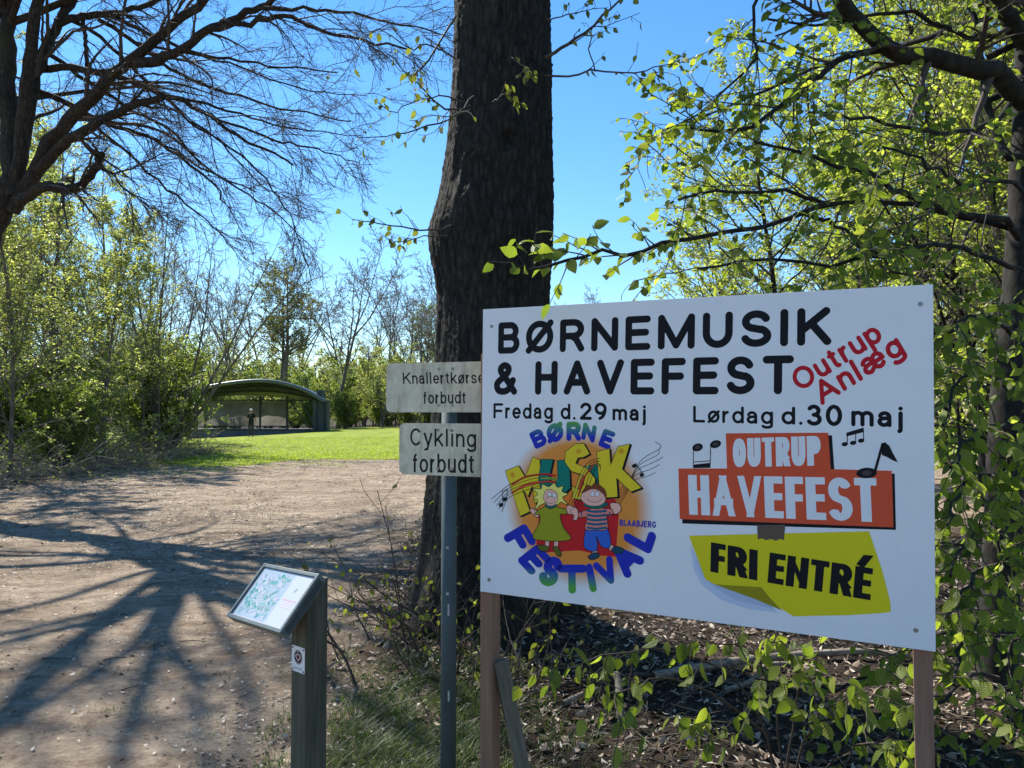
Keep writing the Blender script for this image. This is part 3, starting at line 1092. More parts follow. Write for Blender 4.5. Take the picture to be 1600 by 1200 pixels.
add_cyl(bm, .034, (0, 0, -.3), (0, 0, 1.845), 28)
bmesh.ops.bevel(bm, geom=[e for e in bm.edges if all(v.co.z > 1.8 for v in e.verts)], offset=.006, segments=2, affect='EDGES')
link('pole', mesh_bm('pole', bm, True), M['pole'], sp)
M['old_sticker'] = pbr('scraped sticker remains', [(.4, (.35, .36, .34)), (.6, (.5, .5, .47))], 60)
for x, y, z, sx, sz in ((-.004, -.0345, 1.06, .006, .010), (-.003, -.0345, .86, .006, .011), (.002, -.0345, .79, .004, .05), (.004, -.0345, .42, .004, .045)):
    bm = bmesh.new()
    add_box(bm, (sx * 2, .003, sz), (x, y, z), bevel=.001)
    link('sticker_scrap', mesh_bm('sticker_scrap', bm), M['old_sticker'], sp)

mS, nt, b = newmat('weathered pale plate')
co = coords(nt, 'Object', (1, 1, 1))
n1 = N(nt, 'ShaderNodeTexNoise', i_Scale=16, i_Detail=12, i_Roughness=.75)
nt.links.new(co, n1.inputs['Vector'])
r1 = ramp(nt, [(.28, (.25, .23, .15)), (.38, (.52, .475, .34)), (.6, (.68, .62, .46)), (.75, (.74, .69, .54))])
nt.links.new(n1.outputs['Fac'], r1.inputs[0])
co2 = coords(nt, 'Object', (7, 1, .9))
n2 = N(nt, 'ShaderNodeTexNoise', i_Scale=2.2, i_Detail=10, i_Roughness=.7)
nt.links.new(co2, n2.inputs['Vector'])
r2 = ramp(nt, [(.5, (1, 1, 1)), (.66, (.42, .45, .36))])
nt.links.new(n2.outputs['Fac'], r2.inputs[0])
mx = N(nt, 'ShaderNodeMix', data_type='RGBA', blend_type='MULTIPLY')
mx.inputs[0].default_value = .8
nt.links.new(r1.outputs[0], mx.inputs[6])
nt.links.new(r2.outputs[0], mx.inputs[7])
nt.links.new(mx.outputs[2], b.inputs['Base Color'])
b.inputs['Roughness'].default_value = .6
M['plate'] = mS


def rounded_plate(bm, u0, v0, u1, v1, r, t, seg=6):
    pts = []
    for cx, cy, a0 in ((u1 - r, v1 - r, 0), (u0 + r, v1 - r, 90), (u0 + r, v0 + r, 180), (u1 - r, v0 + r, 270)):
        for k in range(seg + 1):
            a = R(a0 + 90 * k / seg)
            pts.append((cx + r * math.cos(a), cy + r * math.sin(a)))
    a = [bm.verts.new((x, 0, z)) for x, z in pts]
    c = [bm.verts.new((x, t, z)) for x, z in pts]
    bm.faces.new(a)
    bm.faces.new(c[::-1])
    for i in range(len(pts)):
        j = (i + 1) % len(pts)
        bm.faces.new((a[i], c[i], c[j], a[j]))


for kind, yaw, corners, rows in (
    ('moped', -.30, [(603, 569.5), (800, 562), (800, 645), (604, 643.5)],
     [('Knallertkørsel', (630, 600), (763, 599), (629, 582), .13), ('forbudt', (661.5, 631), (728, 630.5), (661.5, 612), .13)]),
    ('cycle', -.42, [(623.5, 664), (772, 659), (772, 747), (624, 740)],
     [('Cykling', (641, 696), (744, 699), (641, 669), .125), ('forbudt', (645, 738), (741, 739.5), (645, 709), .125)])):
    rot = pose(yaw)
    off = np.array(rot)[:, 1] * -.042
    org = np.array([pp[0], D_POLE, 0]) + off
    uvS = plane_uv(org, rot)
    c = np.array([uvS(*q) for q in corners])
    u0, u1 = (c[0, 0] + c[3, 0]) / 2, (c[1, 0] + c[2, 0]) / 2
    v1, v0 = (c[0, 1] + c[1, 1]) / 2, (c[2, 1] + c[3, 1]) / 2
    bm = bmesh.new()
    rounded_plate(bm, u0, v0, u1, v1, .025, .003)
    pl = link('sign_plate', mesh_bm('sign_plate', bm), M['plate'], sp)
    pl.location = off
    pl.rotation_euler = (0, 0, yaw)
    pl['label'] = ('upper weathered plate reading Knallertkørsel forbudt' if kind == 'moped' else 'lower weathered plate reading Cykling forbudt')
    A = Art(uvS, res=.0011)
    for s, bl, br_, tl, w in rows:
        A.text_px(s, bl, br_, tl, lin(30, 31, 33), 2, w=w, gap=.14, style='flat')
    A.build('lettering', pl, M['print'])
    for x in (-.033, .033):
        for z in (v0 + .03, v1 - .03):
            bm = bmesh.new()
            add_cyl(bm, .007, (x, 0, z), (x, -.003, z), 10)
            link('bolt_head', mesh_bm('bolt_head', bm), M['steel'], pl)
    bm = bmesh.new()
    zc = (v0 + v1) / 2
    add_box(bm, (.09, .012, .03), (0, .009, zc), bevel=.002)
    link('clamp', mesh_bm('clamp', bm), M['steel'], pl)

# ------------------------------------------------------------------ map stand
mg = -.85
SC = .845
pc = Vector((-1.03513 * SC, 3.33827 * SC, EYE - (EYE - .86356) * SC))
prot = pose(-.83, -.72, -.06)
PWd, PHt = .41, .232
st = thing('map_stand', 'low square wooden post carrying a tilted framed map case, on the bare earth', 'map stand', (0, 0, 0))
px_, py_ = -.745, 2.86
st.location = (px_, py_, 0)
M['map_post'] = pbr('green stained square timber', [(.25, (.03, .033, .02)), (.5, (.075, .073, .05)), (.85, (.15, .135, .10))], 3, (16, 16, .9), .85, .35, 5, dist=.004)
M['case'] = pbr('grey green painted metal', [(.3, (.075, .095, .095)), (.7, (.125, .15, .148))], 30, rough=.45, bump=.05)
bm = bmesh.new()
add_box(bm, (.093, .093, 1.40), (0, 0, .40), bevel=.006)
bmesh.ops.bisect_plane(bm, geom=list(bm.verts) + list(bm.edges) + list(bm.faces), plane_co=(0, 0, 1.035),
                       plane_no=pose(0, .15) @ Vector((0, 0, 1)), clear_outer=True)
bmesh.ops.holes_fill(bm, edges=bm.edges)
po = link('post', mesh_bm('post', bm), M['map_post'], st)
po.rotation_euler = (0, 0, -.70)
bm = bmesh.new()
fw = .014
add_box(bm, (PWd, .030, PHt - 2 * fw), (0, .023, 0))
for s in (-1, 1):
    add_box(bm, (fw, .040, PHt), (s * (PWd / 2 - fw / 2), .018, 0), bevel=.002)
    add_box(bm, (PWd - 2 * fw, .0385, fw), (0, .0182, s * (PHt / 2 - fw / 2)), bevel=.002)
case = link('map_case', mesh_bm('map_case', bm), M['case'], st)
case.location = pc - Vector((px_, py_, 0))
case.rotation_euler = prot.to_euler()
bm = bmesh.new()
add_box(bm, (.07, .05, .10), (0, .06, 0), bevel=.004)
brk = link('bracket', mesh_bm('bracket', bm), M['case'], case)
brk.location = (.06, 0, -.01)
# map sheet
A = Art(plane_uv(pc, prot), res=.0013)
iw, ih = PWd / 2 - fw - .001, PHt / 2 - fw - .001
A.poly(np.array([(-iw, -ih), (iw, -ih), (iw, ih), (-iw, ih)]), (.44, .46, .48), 1)
rg2 = np.random.default_rng(3)
x1 = .06
A.poly(np.array([(-iw + .004, -ih + .004), (x1, -ih + .004), (x1, ih - .004), (-iw + .004, ih - .004)]), (.32, .38, .42), 2)
for k in range(150):
    cx, cy = rg2.uniform(-iw + .03, x1 - .02), rg2.uniform(-ih + .02, ih - .02)
    a = np.sort(rg2.uniform(0, 2 * math.pi, 7))
    rr_ = rg2.uniform(.004, .017, 7)
    p = np.stack([cx + rr_ * np.cos(a) * 1.3, cy + rr_ * np.sin(a)], -1)
    p[:, 0] = np.clip(p[:, 0], -iw + .006, x1 - .002)
    p[:, 1] = np.clip(p[:, 1], -ih + .006, ih - .006)
    A.poly(p, [(.08, .24, .20), (.11, .28, .24), (.18, .32, .30), (.42, .40, .48), (.3, .38, .46)][k % 5], 3 + k * .018)
for k in range(90):
    cx, cy = rg2.uniform(-iw + .05, x1 - .03), rg2.uniform(-ih + .03, ih - .03)
    a = rg2.uniform(0, math.pi)
    L = rg2.uniform(.008, .04)
    q = np.array([(cx - L * math.cos(a), cy - L * math.sin(a) * .6), (cx + L * .1, cy + .004), (cx + L * math.cos(a), cy + L * math.sin(a) * .6)])
    q[:, 0] = np.clip(q[:, 0], -iw + .006, x1 - .003)
    q[:, 1] = np.clip(q[:, 1], -ih + .006, ih - .006)
    A.stroke([q], .0019, (.46, .49, .5), 6 + k * .01, res=.001)
for k in range(4):
    A.stroke([np.array([(x1 + .02 + .01 * (k % 2), .0 - k * .009), (iw - .02 - .008 * (k % 3), .0 - k * .009)])], .003, (.62, .45, .45) if k else (.6, .3, .3), 4, res=.001)
A.stroke([np.array([(x1 + .058, .035), (x1 + .062, .045)])], .008, (.25, .27, .26), 4, res=.001)
mMap = printmat('map print', .25)
mMap.node_tree.nodes['Principled BSDF'].inputs['Coat Weight'].default_value = .6
mMap.node_tree.nodes['Principled BSDF'].inputs['Coat Roughness'].default_value = .06
ms_ = A.build('map_sheet', case, mMap, (0, .0055, 0))
# small heart plate on the front face
q = pose(-.70) @ Vector((-.002, -.047, 0))
bm = bmesh.new()
rounded_plate(bm, -.040, -.046, .040, .046, .006, .002)
hp = link('trail_plate', mesh_bm('trail_plate', bm), M['white_sheet'], st)
hp.location = (q.x, q.y, .755)
hp.rotation_euler = (0, 0, -.70)
A = Art(None, res=.0007)
A.STEP = .0002
hc = np.array([0, .008])


def circ(r, c, lev):
    A.layer(lambda U, V: np.hypot(U - hc[0], V - hc[1]) - r, (-r, hc[1] - r, r, hc[1] + r), c, lev)


circ(.0255, lin(60, 62, 74), 1)
circ(.0232, (.6, .58, .6), 2)
circ(.0215, lin(58, 18, 28), 3)
t = np.linspace(0, 2 * math.pi, 40, endpoint=False)
heart = np.stack([16 * np.sin(t) ** 3, 13 * np.cos(t) - 5 * np.cos(2 * t) - 2 * np.cos(3 * t) - np.cos(4 * t)], -1) * .00098
A.poly(heart + hc - np.array([0, .001]), (.68, .62, .62), 4)
A.poly(heart * .68 + hc - np.array([0, .0005]), lin(98, 16, 30), 5)
A.stroke([np.array([(0, hc[1] + .010), (0, hc[1] + .020)])], .003, (.68, .62, .62), 5)
A.text('Hjertesti', (-.028, -.036), (.0085, 0), (0, .0085), lin(120, 130, 150), 2, w=.16, length=6.4, gap=.14)
A.build('emblem', hp, M['print'])
for x in (-.033, .033):
    for z in (-.039, .039):
        bm = bmesh.new()
        add_cyl(bm, .0032, (x, 0, z), (x, -.002, z), 10)
        link('plate_screw', mesh_bm('plate_screw', bm), M['dark_steel'], hp)


# ------------------------------------------------------------------ ground, lawn
def axis(fine0, fine1, step, far0, far1, gr=1.16):
    a = list(np.arange(fine0, fine1 + 1e-6, step))
    s = step
    while a[-1] < far1:
        s *= gr
        a.append(a[-1] + s)
    s = step
    while a[0] > far0:
        s *= gr
        a.insert(0, a[0] - s)
    return np.array(a)


xs = axis(-7, 6, .07, -900, 900)
ys = axis(.5, 12, .07, -30, 1600)
X, Y = np.meshgrid(xs, ys)
Z = hgt(X, Y)
gv = np.stack([X, Y, Z], -1).reshape(-1, 3)
ny, nx = X.shape
I = np.arange(ny * nx).reshape(ny, nx)
gf = np.stack([I[:-1, :-1], I[:-1, 1:], I[1:, 1:], I[1:, :-1]], -1).reshape(-1, 4)
gm = mesh_np('ground', gv, gf, True)


def litter_zone(x, y):
    """1 where the woodland soil and litter lie, 0 on the trodden bare earth"""
    w = .45 * wav(x * .8, y * .8)
    a = sstep(x - (-.55 - .16 * (y - 3) + w * .6), -.5, .5) * (1 - sstep(y, 9.5, 12.5))
    b = sstep(-x - (11.2 + w), -.6, 1.0) * sstep(y, 10, 14)
    return np.maximum(a, b)


zone = litter_zone(X, Y).ravel()
ca = gm.color_attributes.new('zone', 'FLOAT_COLOR', 'POINT')
ca.data.foreach_set('color', np.stack([zone, zone, zone, np.ones_like(zone)], -1).astype(np.float32).ravel())
mG, nt, b = newmat('trodden earth and woodland soil')
co = coords(nt, 'Object')
nA = N(nt, 'ShaderNodeTexNoise', i_Scale=.9, i_Detail=10, i_Roughness=.62)
nB = N(nt, 'ShaderNodeTexNoise', i_Scale=15, i_Detail=12, i_Roughness=.82)
nC = N(nt, 'ShaderNodeTexVoronoi', i_Scale=42.)
for q in (nA, nB, nC):
    nt.links.new(co, q.inputs['Vector'])
nM = N(nt, 'ShaderNodeTexNoise', i_Scale=3.6, i_Detail=12, i_Roughness=.72, i_Distortion=.4)
nt.links.new(coords(nt, 'Object', (.8, 1.25, 1)), nM.inputs['Vector'])
rM = ramp(nt, [(.33, (.50, .44, .41)), (.47, (.86, .83, .80)), (.56, (1.08, 1.05, 1.0)), (.70, (1.32, 1.27, 1.18))])
nt.links.new(nM.outputs['Fac'], rM.inputs[0])
rA = ramp(nt, [(.28, (.33, .25, .175)), (.5, (.51, .41, .31)), (.72, (.63, .525, .41))])
nt.links.new(nA.outputs['Fac'], rA.inputs[0])
rB = ramp(nt, [(.30, (.36, .33, .31)), (.46, (.85, .84, .83)), (.6, (1.05, 1.04, 1.03)), (.75, (1.4, 1.37, 1.3))])
nt.links.new(nB.outputs['Fac'], rB.inputs[0])
mE = N(nt, 'ShaderNodeMix', data_type='RGBA', blend_type='MULTIPLY')
mE.inputs[0].default_value = 1
mA = N(nt, 'ShaderNodeMix', data_type='RGBA', blend_type='MULTIPLY')
mA.inputs[0].default_value = 1
nt.links.new(rA.outputs[0], mA.inputs[6])
nt.links.new(rM.outputs[0], mA.inputs[7])
nt.links.new(mA.outputs[2], mE.inputs[6])
nt.links.new(rB.outputs[0], mE.inputs[7])
rL = ramp(nt, [(.3, (.025, .019, .014)), (.5, (.06, .045, .033)), (.68, (.13, .10, .075))])
nt.links.new(nB.outputs['Fac'], rL.inputs[0])
za = N(nt, 'ShaderNodeAttribute', attribute_name='zone')
mZ = N(nt, 'ShaderNodeMix', data_type='RGBA')
nt.links.new(za.outputs['Fac'], mZ.inputs[0])
nt.links.new(mE.outputs[2], mZ.inputs[6])
nt.links.new(rL.outputs[0], mZ.inputs[7])
nt.links.new(mZ.outputs[2], b.inputs['Base Color'])
b.inputs['Roughness'].default_value = .95
b.inputs['Specular IOR Level'].default_value = .15
ad = N(nt, 'ShaderNodeMath', operation='MULTIPLY_ADD')
nt.links.new(nC.outputs['Distance'], ad.inputs[0])
ad.inputs[1].default_value = .5
nt.links.new(nB.outputs['Fac'], ad.inputs[2])
bpm = N(nt, 'ShaderNodeBump', i_Strength=1.0, i_Distance=.22)
nt.links.new(nM.outputs['Fac'], bpm.inputs['Height'])
bp = N(nt, 'ShaderNodeBump', i_Strength=1.0, i_Distance=.045)
nt.links.new(bpm.outputs[0], bp.inputs['Normal'])
nt.links.new(ad.outputs[0], bp.inputs['Height'])
nt.links.new(bp.outputs[0], b.inputs['Normal'])
gr = link('ground', gm, mG)
tag(gr, kind='structure')


def lawn_edge(x):
    """near limit of the mown lawn (forward distance) for every x"""
    return np.interp(x, [-60, -16, -12.6, -9.6, -8.2, -7.6, 0, 60], [40, 33, 26.5, 23.5, 24.5, 27.2, 27.6, 27.6])


lx = np.arange(-60, 60.1, .3)
lt = np.linspace(0, 1, 70) ** 1.6
e = lawn_edge(lx) + rng.normal(0, .12, len(lx)) + .3 * np.sin(lx * 1.7)
LX = np.repeat(lx[None], 70, 0)
LY = e[None] + (70 - e[None]) * lt[:, None]
lv = np.stack([LX, LY, hgt(LX, LY) + .012], -1).reshape(-1, 3)
I = np.arange(70 * len(lx)).reshape(70, len(lx))
lf = np.stack([I[:-1, :-1], I[:-1, 1:], I[1:, 1:], I[1:, :-1]], -1).reshape(-1, 4)
mLn = pbr('mown lawn', [(.3, (.13, .17, .010)), (.5, (.19, .235, .013)), (.72, (.25, .28, .03))], 1.4, (1, .35, 1), .9, .9, 25, dist=.05, spec=.2)
lo = link('lawn', mesh_np('lawn', lv, lf, True), mLn)
tag(lo, kind='structure')


# ------------------------------------------------------------------ loose small stuff on the ground
def scatter(n, x0, x1, y0, y1, prob):
    p = np.stack([rng.uniform(x0, x1, n), rng.uniform(y0, y1, n)], -1)
    return p[rng.random(n) < prob(p[:, 0], p[:, 1])]


def flakes(geo, p, size, detail=1, wide=1., lift=.012, tilt=.35, sj=.5):
    K = len(p)
    pos = np.stack([p[:, 0], p[:, 1], hgt(p[:, 0], p[:, 1]) + lift * rng.uniform(.3, 1.4, K)], -1)
    a = rng.uniform(0, 2 * math.pi, K)
    ax = norm(np.stack([np.cos(a), np.sin(a), rng.normal(0, tilt * .6, K)], -1))
    nr = np.stack([np.zeros(K), np.zeros(K), np.ones(K)], -1) * np.where(rng.random(K) < .5, 1, -1)[:, None] + rng.normal(0, tilt, (K, 3))
    nr = norm(nr - (nr * ax).sum(-1, keepdims=True) * ax)
    xx = np.cross(ax, nr)
    sz = size * rng.uniform(1 - sj, 1 + sj, K)
    tv, tf = leaf_template(detail)
    v = pos[:, None] + sz[:, None, None] * (tv[None, :, 0:1] * wide * xx[:, None] + tv[None, :, 1:2] * ax[:, None] + tv[None, :, 2:3] * nr[:, None] * 1.5)
    geo.add(v.reshape(-1, 3), (tf[None] + (np.arange(K) * len(tv))[:, None, None]).reshape(-1, 4))


g = Geo()
near = lambda x, y: litter_zone(x, y) * np.clip(1.15 - y / 14, .15, 1)
flakes(g, scatter(22000, -1.5, 6, 1.6, 11, near), .05, 1, .9, tilt=.45)
flakes(g, scatter(14000, -26, -9, 12, 36, lambda x, y: litter_zone(x, y)), .09, 0, .6, .03, .4)
flakes(g, scatter(9000, -14, .5, 3, 16, lambda x, y: (1 - litter_zone(x, y)) * np.clip(.25 + .5 * wav(x * 1.3 + 2, y), 0, 1)), .03, 1, .8, .006, .3)
o = g.build('leaf_litter', M['leaf_dry'], None, False)
tag(o, 'dry brown leaves scattered over the woodland soil and bare earth', 'leaf litter', kind='stuff')
g = Geo()
chip = lambda x, y: (1 - litter_zone(x, y)) * np.clip(.12 + .35 * wav(x * 1.9, y * 1.6 + 1) + .9 * np.exp(-((x + .75) / .8) ** 2 - ((y - 3.3) / 1.6) ** 2), .04, 1)
flakes(g, scatter(90000, -8, .6, 1.6, 14, chip), .024, 0, .8, .011, .35, .7)
flakes(g, scatter(34000, -20, .5, 8, 27.5, lambda x, y: np.clip(.5 + .6 * wav(x * 1.1, y * .5), 0, 1)), .05, 0, .5, .012, .35, .6)
flakes(g, scatter(30000, -1.5, 6, 1.6, 11, near), .045, 0, .3, .022, .4)
o = g.build('wood_chips', M['chips'], None, False)
tag(o, 'pale wood chips and dark bits strewn over the ground round the posts', 'wood chips', kind='stuff')


p = scatter(5200, -1.4, 6, 2, 11, near)
n = len(p)
p0 = np.stack([p[:, 0], p[:, 1], hgt(p[:, 0], p[:, 1]) + rng.uniform(.005, .05, n)], -1)
a = rng.uniform(0, 6.28, n)
d0 = np.stack([np.cos(a), np.sin(a), rng.normal(.02, .12, n)], -1)
g = Geo()
g.tube(grow(p0, d0, rng.uniform(.08, .45, n), 6, (0, 0, -.1), .10), rng.uniform(.0015, .005, (n, 1)) * np.linspace(1, .5, 6)[None], 4)
o = g.build('dead_twigs', pbr('dead fallen twig', [(.3, (.035, .026, .019)), (.55, (.12, .09, .065)), (.75, (.34, .28, .22))], 3, rough=.85), None)
tag(o, 'thin dead twigs and splinters lying on the woodland soil', 'twigs', kind='stuff')


def blades(geo, p, h, w=.006, lean=.5):
    K = len(p)
    pos = np.stack([p[:, 0], p[:, 1], hgt(p[:, 0], p[:, 1]) - .005], -1)
    a = rng.uniform(0, 2 * math.pi, K)
    out = np.stack([np.cos(a), np.sin(a), np.zeros(K)], -1)
    sd = np.stack([-np.sin(a), np.cos(a), np.zeros(K)], -1)
    hh = h * rng.uniform(.4, 1.3, K)[:, None]
    ln = lean * rng.uniform(.2, 1.3, K)[:, None]
    up = np.array([0, 0, 1.])
    m1 = pos + up * hh * .6 + out * hh * ln * .3
    m2 = pos + up * hh * .92 + out * hh * ln * .95
    ww = w
    v = np.stack([pos - sd * ww, pos + sd * ww, m1 + sd * ww * .8, m1 - sd * ww * .8, m2 + sd * ww * .1, m2 - sd * ww * .1], 1)
    f = np.array([[0, 1, 2, 3], [3, 2, 4, 5]])
    geo.add(v.reshape(-1, 3), (f[None] + (np.arange(K) * 6)[:, None, None]).reshape(-1, 4))


def tufts(n, x0, x1, y0, y1, prob, per, r):
    c = scatter(n, x0, x1, y0, y1, prob)
    return np.repeat(c, per, 0) + rng.normal(0, r, (len(c) * per, 2))


g = Geo()
gz = lambda x, y: np.exp(-((x + .45) / .5) ** 2 - ((y - 3.7) / 1.1) ** 2)
blades(g, tufts(2300, -1.4, .8, 2.3, 6, gz, 30, .045), .07, .0016, 1.5)
blades(g, tufts(150, -2.6, -.6, 2.4, 5.5, lambda x, y: .3 + 0 * x, 26, .04), .022, .0016, 1.6)
blades(g, tufts(120, .2, 3, 2, 5, lambda x, y: .35 + 0 * x, 20, .05), .07, .0017, 1.5)
o = g.build('grass', M['grass'], None, False)
tag(o, 'thin grass tufts at the foot of the sign post and old tree', 'grass', kind='stuff')
g = Geo()
ed = lambda x, y: sstep(y - lawn_edge(x), -1.2, .8) * (1 - .5 * sstep(y, 30, 34))
blades(g, scatter(70000, -22, 4, 22, 44, ed), .06, .014, .8)
blades(g, scatter(42000, -16, -5, 16, 28, lambda x, y: .55 * sstep(y - lawn_edge(x), -6, 0) * np.clip(.2 + wav(x, y), 0, 1)), .035, .010, .9)
o = g.build('lawn_grass', M['lawn_blade'], None, False)
tag(o, 'short bright green blades of the mown lawn before the stage', 'grass', kind='stuff')


# ------------------------------------------------------------------ the old tree behind the board
t_old = thing('old_tree', 'massive dark old trunk with deep furrowed bark right behind the sign post', 'tree', (TREE[0], TREE[1], 0))
Yt = TREE[1]
prof = [(1060, 625, 905), (1000, 634, 893), (940, 642, 884), (860, 655, 876), (740, 667, 868), (600, 677, 862), (470, 683, 858), (430, 677, 860), (395, 669, 862), (362, 667, 863),
        (335, 676, 862), (300, 686, 862), (200, 700, 860), (100, 706, 859), (0, 708, 857), (-200, 706, 852), (-500, 716, 850), (-1000, 735, 850), (-1500, 760, 845)]
pz, pl_, pr_ = [], [], []
for y, a, c in prof:
    L_, R_ = at(a, y, Yt), at(c, y, Yt)
    pz.append(L_[2]); pl_.append(L_[0] - TREE[0]); pr_.append(R_[0] - TREE[0])
pz, pl_, pr_ = map(np.array, (pz, pl_, pr_))
zs = np.concatenate([np.linspace(pz[0] - .25, 5.2, 250), np.linspace(5.25, pz[-1], 60)])
na = 150
th = np.arange(na) / na * 2 * math.pi
l = np.interp(zs, pz, pl_)
r = np.interp(zs, pz, pr_)
kern = np.exp(-(np.arange(-9, 10) / 2.4) ** 2)
kern /= kern.sum()
l = np.convolve(np.pad(l, 9, 'edge'), kern, 'valid')
r = np.convolve(np.pad(r, 9, 'edge'), kern, 'valid')
cx = (l + r) / 2
rr = (r - l) / 2
TH, ZZ = np.meshgrid(th, zs)


def ridg(t, z):
    q = 0
    for k, (f, zf, ph, am) in enumerate(((19, 1.1, .3, 1.), (31, 2.3, 1.7, .8), (47, 3.1, 4.1, .7), (13, .6, 2.2, .5))):
        q = q + am * np.abs(np.sin(.5 * (f * t + 1.6 * np.sin(zf * z * 1.7 + ph + 2 * np.sin(t * 3 + k)) + ph)))
    return q / 3


RR = rr[:, None] * .98 * (1 + .025 * np.sin(3 * TH + .4 * ZZ) + .02 * np.sin(5 * TH - ZZ)) + .030 * (ridg(TH, ZZ) - .5) * (.75 + .25 * np.sin(9 * TH + 7 * ZZ + 2 * np.sin(5 * ZZ))) + rng.normal(0, .0035, TH.shape)
# root flare, a closed-over branch scar and two knots facing the path
flare = np.clip((.75 - zs) / .75, 0, 1)[:, None] ** 2
RR = RR + flare * .26 * np.clip(np.sin(5 * TH + .8), 0, 1)


def knot(t0, z0, rt, rz, h, ring=True):
    d = np.sqrt((((TH - t0 + math.pi) % (2 * math.pi) - math.pi) / rt) ** 2 + ((ZZ - z0) / rz) ** 2)
    return h * np.exp(-(d ** 2)) - (h * 1.5 * np.exp(-((d / .42) ** 2)) if ring else 0)


RR = RR + knot(4.92, at(0, 245, Yt)[2], .34, .17, .07) + knot(4.75, at(0, 60, Yt)[2], .16, .22, .05) + knot(4.35, at(0, 330, Yt)[2], .35, .2, .035, False) + knot(4.3, at(0, 262, Yt)[2], .14, .05, .04)
VX = cx[:, None] + RR * np.cos(TH)
VY = RR * np.sin(TH) * .96
vv = np.stack([VX, VY, np.repeat(zs[:, None], na, 1)], -1).reshape(-1, 3)
I = np.arange(len(zs) * na).reshape(len(zs), na)
J = np.roll(I, -1, 1)
ff = np.stack([I[:-1], J[:-1], J[1:], I[1:]], -1).reshape(-1, 4)
link('trunk', mesh_np('trunk', vv, ff, True), M['bark_big'], t_old)
off = np.array([TREE[0], TREE[1], 0])

# crown above the picture: limbs, branches, twigs with a few young leaves
zt = zs[-1]
g, gl = Geo(), Geo()
nl = 8
z0 = rng.uniform(6.2, zt, nl)
aa = np.arange(nl) * 2.4 + .3
p0 = np.stack([np.interp(z0, zs, cx) + 0 * aa, 0 * aa, z0], -1)
d0 = np.stack([np.cos(aa), np.sin(aa), rng.uniform(.5, 1.3, nl)], -1)
L1 = grow(p0, d0, rng.uniform(4, 6.5, nl), 10, (0, 0, .5), .10)
r1 = .14 * (1 - np.linspace(0, .8, 10))[None] * np.ones((nl, 1))
g.tube(L1, r1, 9)
L2, r2 = spawn(L1, r1, 9, .2, 1, .5, 50, 7, (0, 0, .2), .14)
g.tube(L2, r2, 6)
L3, r3 = spawn(L2, r2, 7, .15, 1, .45, 48, 5, (0, 0, -.1), .16, lmin=.3)
g.tube(L3, np.maximum(r3, .004), 4)
L4, r4 = spawn(L3, r3, 5, .15, 1, .5, 45, 4, (0, 0, -.2), .16, lmin=.15)
g.tube(L4, np.maximum(r4, .0025), 3)
g.build('crown_branches', M['bark_big'], t_old)
leaves_on(gl, L4, 1, .05, 0)
gl.build('crown_leaves', M['leaf_sprout'], t_old, False)

# sprouts on the trunk that cross the sky on both sides; each is a thin shoot with small hanging leaves
g, gl = Geo(), Geo()
SPR = [  # (depth0, depth1, px polyline, radius)
    (5.2, 4.7, [(705, 352), (660, 362), (620, 352), (575, 346), (550, 343)], .007),
    (5.2, 4.8, [(700, 368), (655, 372), (625, 377), (604, 374)], .005),
    (5.2, 4.7, [(712, 92), (670, 68), (640, 75), (585, 45), (535, 120)], .006),
    (5.2, 4.6, [(735, 165), (700, 172), (670, 150), (640, 118), (600, 80)], .008),
    (5.2, 4.6, [(735, 172), (690, 190), (640, 205), (600, 215), (555, 214)], .007),
    (5.2, 4.6, [(726, 160), (690, 150), (650, 155), (615, 175), (590, 160)], .006),
    (5.2, 4.6, [(740, 150), (712, 180), (680, 180), (640, 188)], .005),
    (5.3, 4.9, [(852, 90), (885, 70), (920, 45), (960, 10), (1000, -20)], .013),
    (5.3, 4.8, [(852, 118), (890, 120), (930, 110), (985, 113), (1020, 108), (1052, 100)], .008),
    (5.0, 4.7, [(930, 112), (920, 80), (925, 45), (950, 40), (1000, 20)], .005),
    (5.0, 4.8, [(985, 113), (1010, 122), (1030, 130)], .004),
    (5.1, 4.8, [(855, 30), (880, 25), (915, 18), (950, 12)], .005),
    (5.1, 4.9, [(800, 90), (820, 105), (835, 120)], .005),
    (5.1, 4.9, [(770, 160), (790, 148), (812, 165)], .005),
    (5.3, 4.6, [(712, 25), (690, 60), (655, 110), (640, 118)], .009),
]
for d0_, d1_, pts, rad_ in SPR:
    k = len(pts)
    w = np.array([at(x, y, d0_ + (d1_ - d0_) * i / (k - 1)) for i, (x, y) in enumerate(pts)]) - off
    q = resample(w, 12)
    q[1:-1] += rng.normal(0, .006, (10, 3))
    rd = rad_ * np.linspace(1, .35, 12)
    g.tube(q, rd, 6)
    c, cr = spawn(q[None], rd[None], 7, .2, 1, .30, 45, 5, (0, 0, .05), .18, lmin=.05, lmax=.35)
    g.tube(c, np.maximum(cr, .0016), 4)
    leaves_on(gl, c, 1, .05, 2, s0=.6, droop=1.1, flat=.2)
    leaves_on(gl, q[None], 5, .055, 2, s0=.3, droop=1.1, flat=.2)
g.build('side_shoots', M['twig'], t_old)
gl.build('shoot_leaves', M['leaf_sprout'], t_old, False)

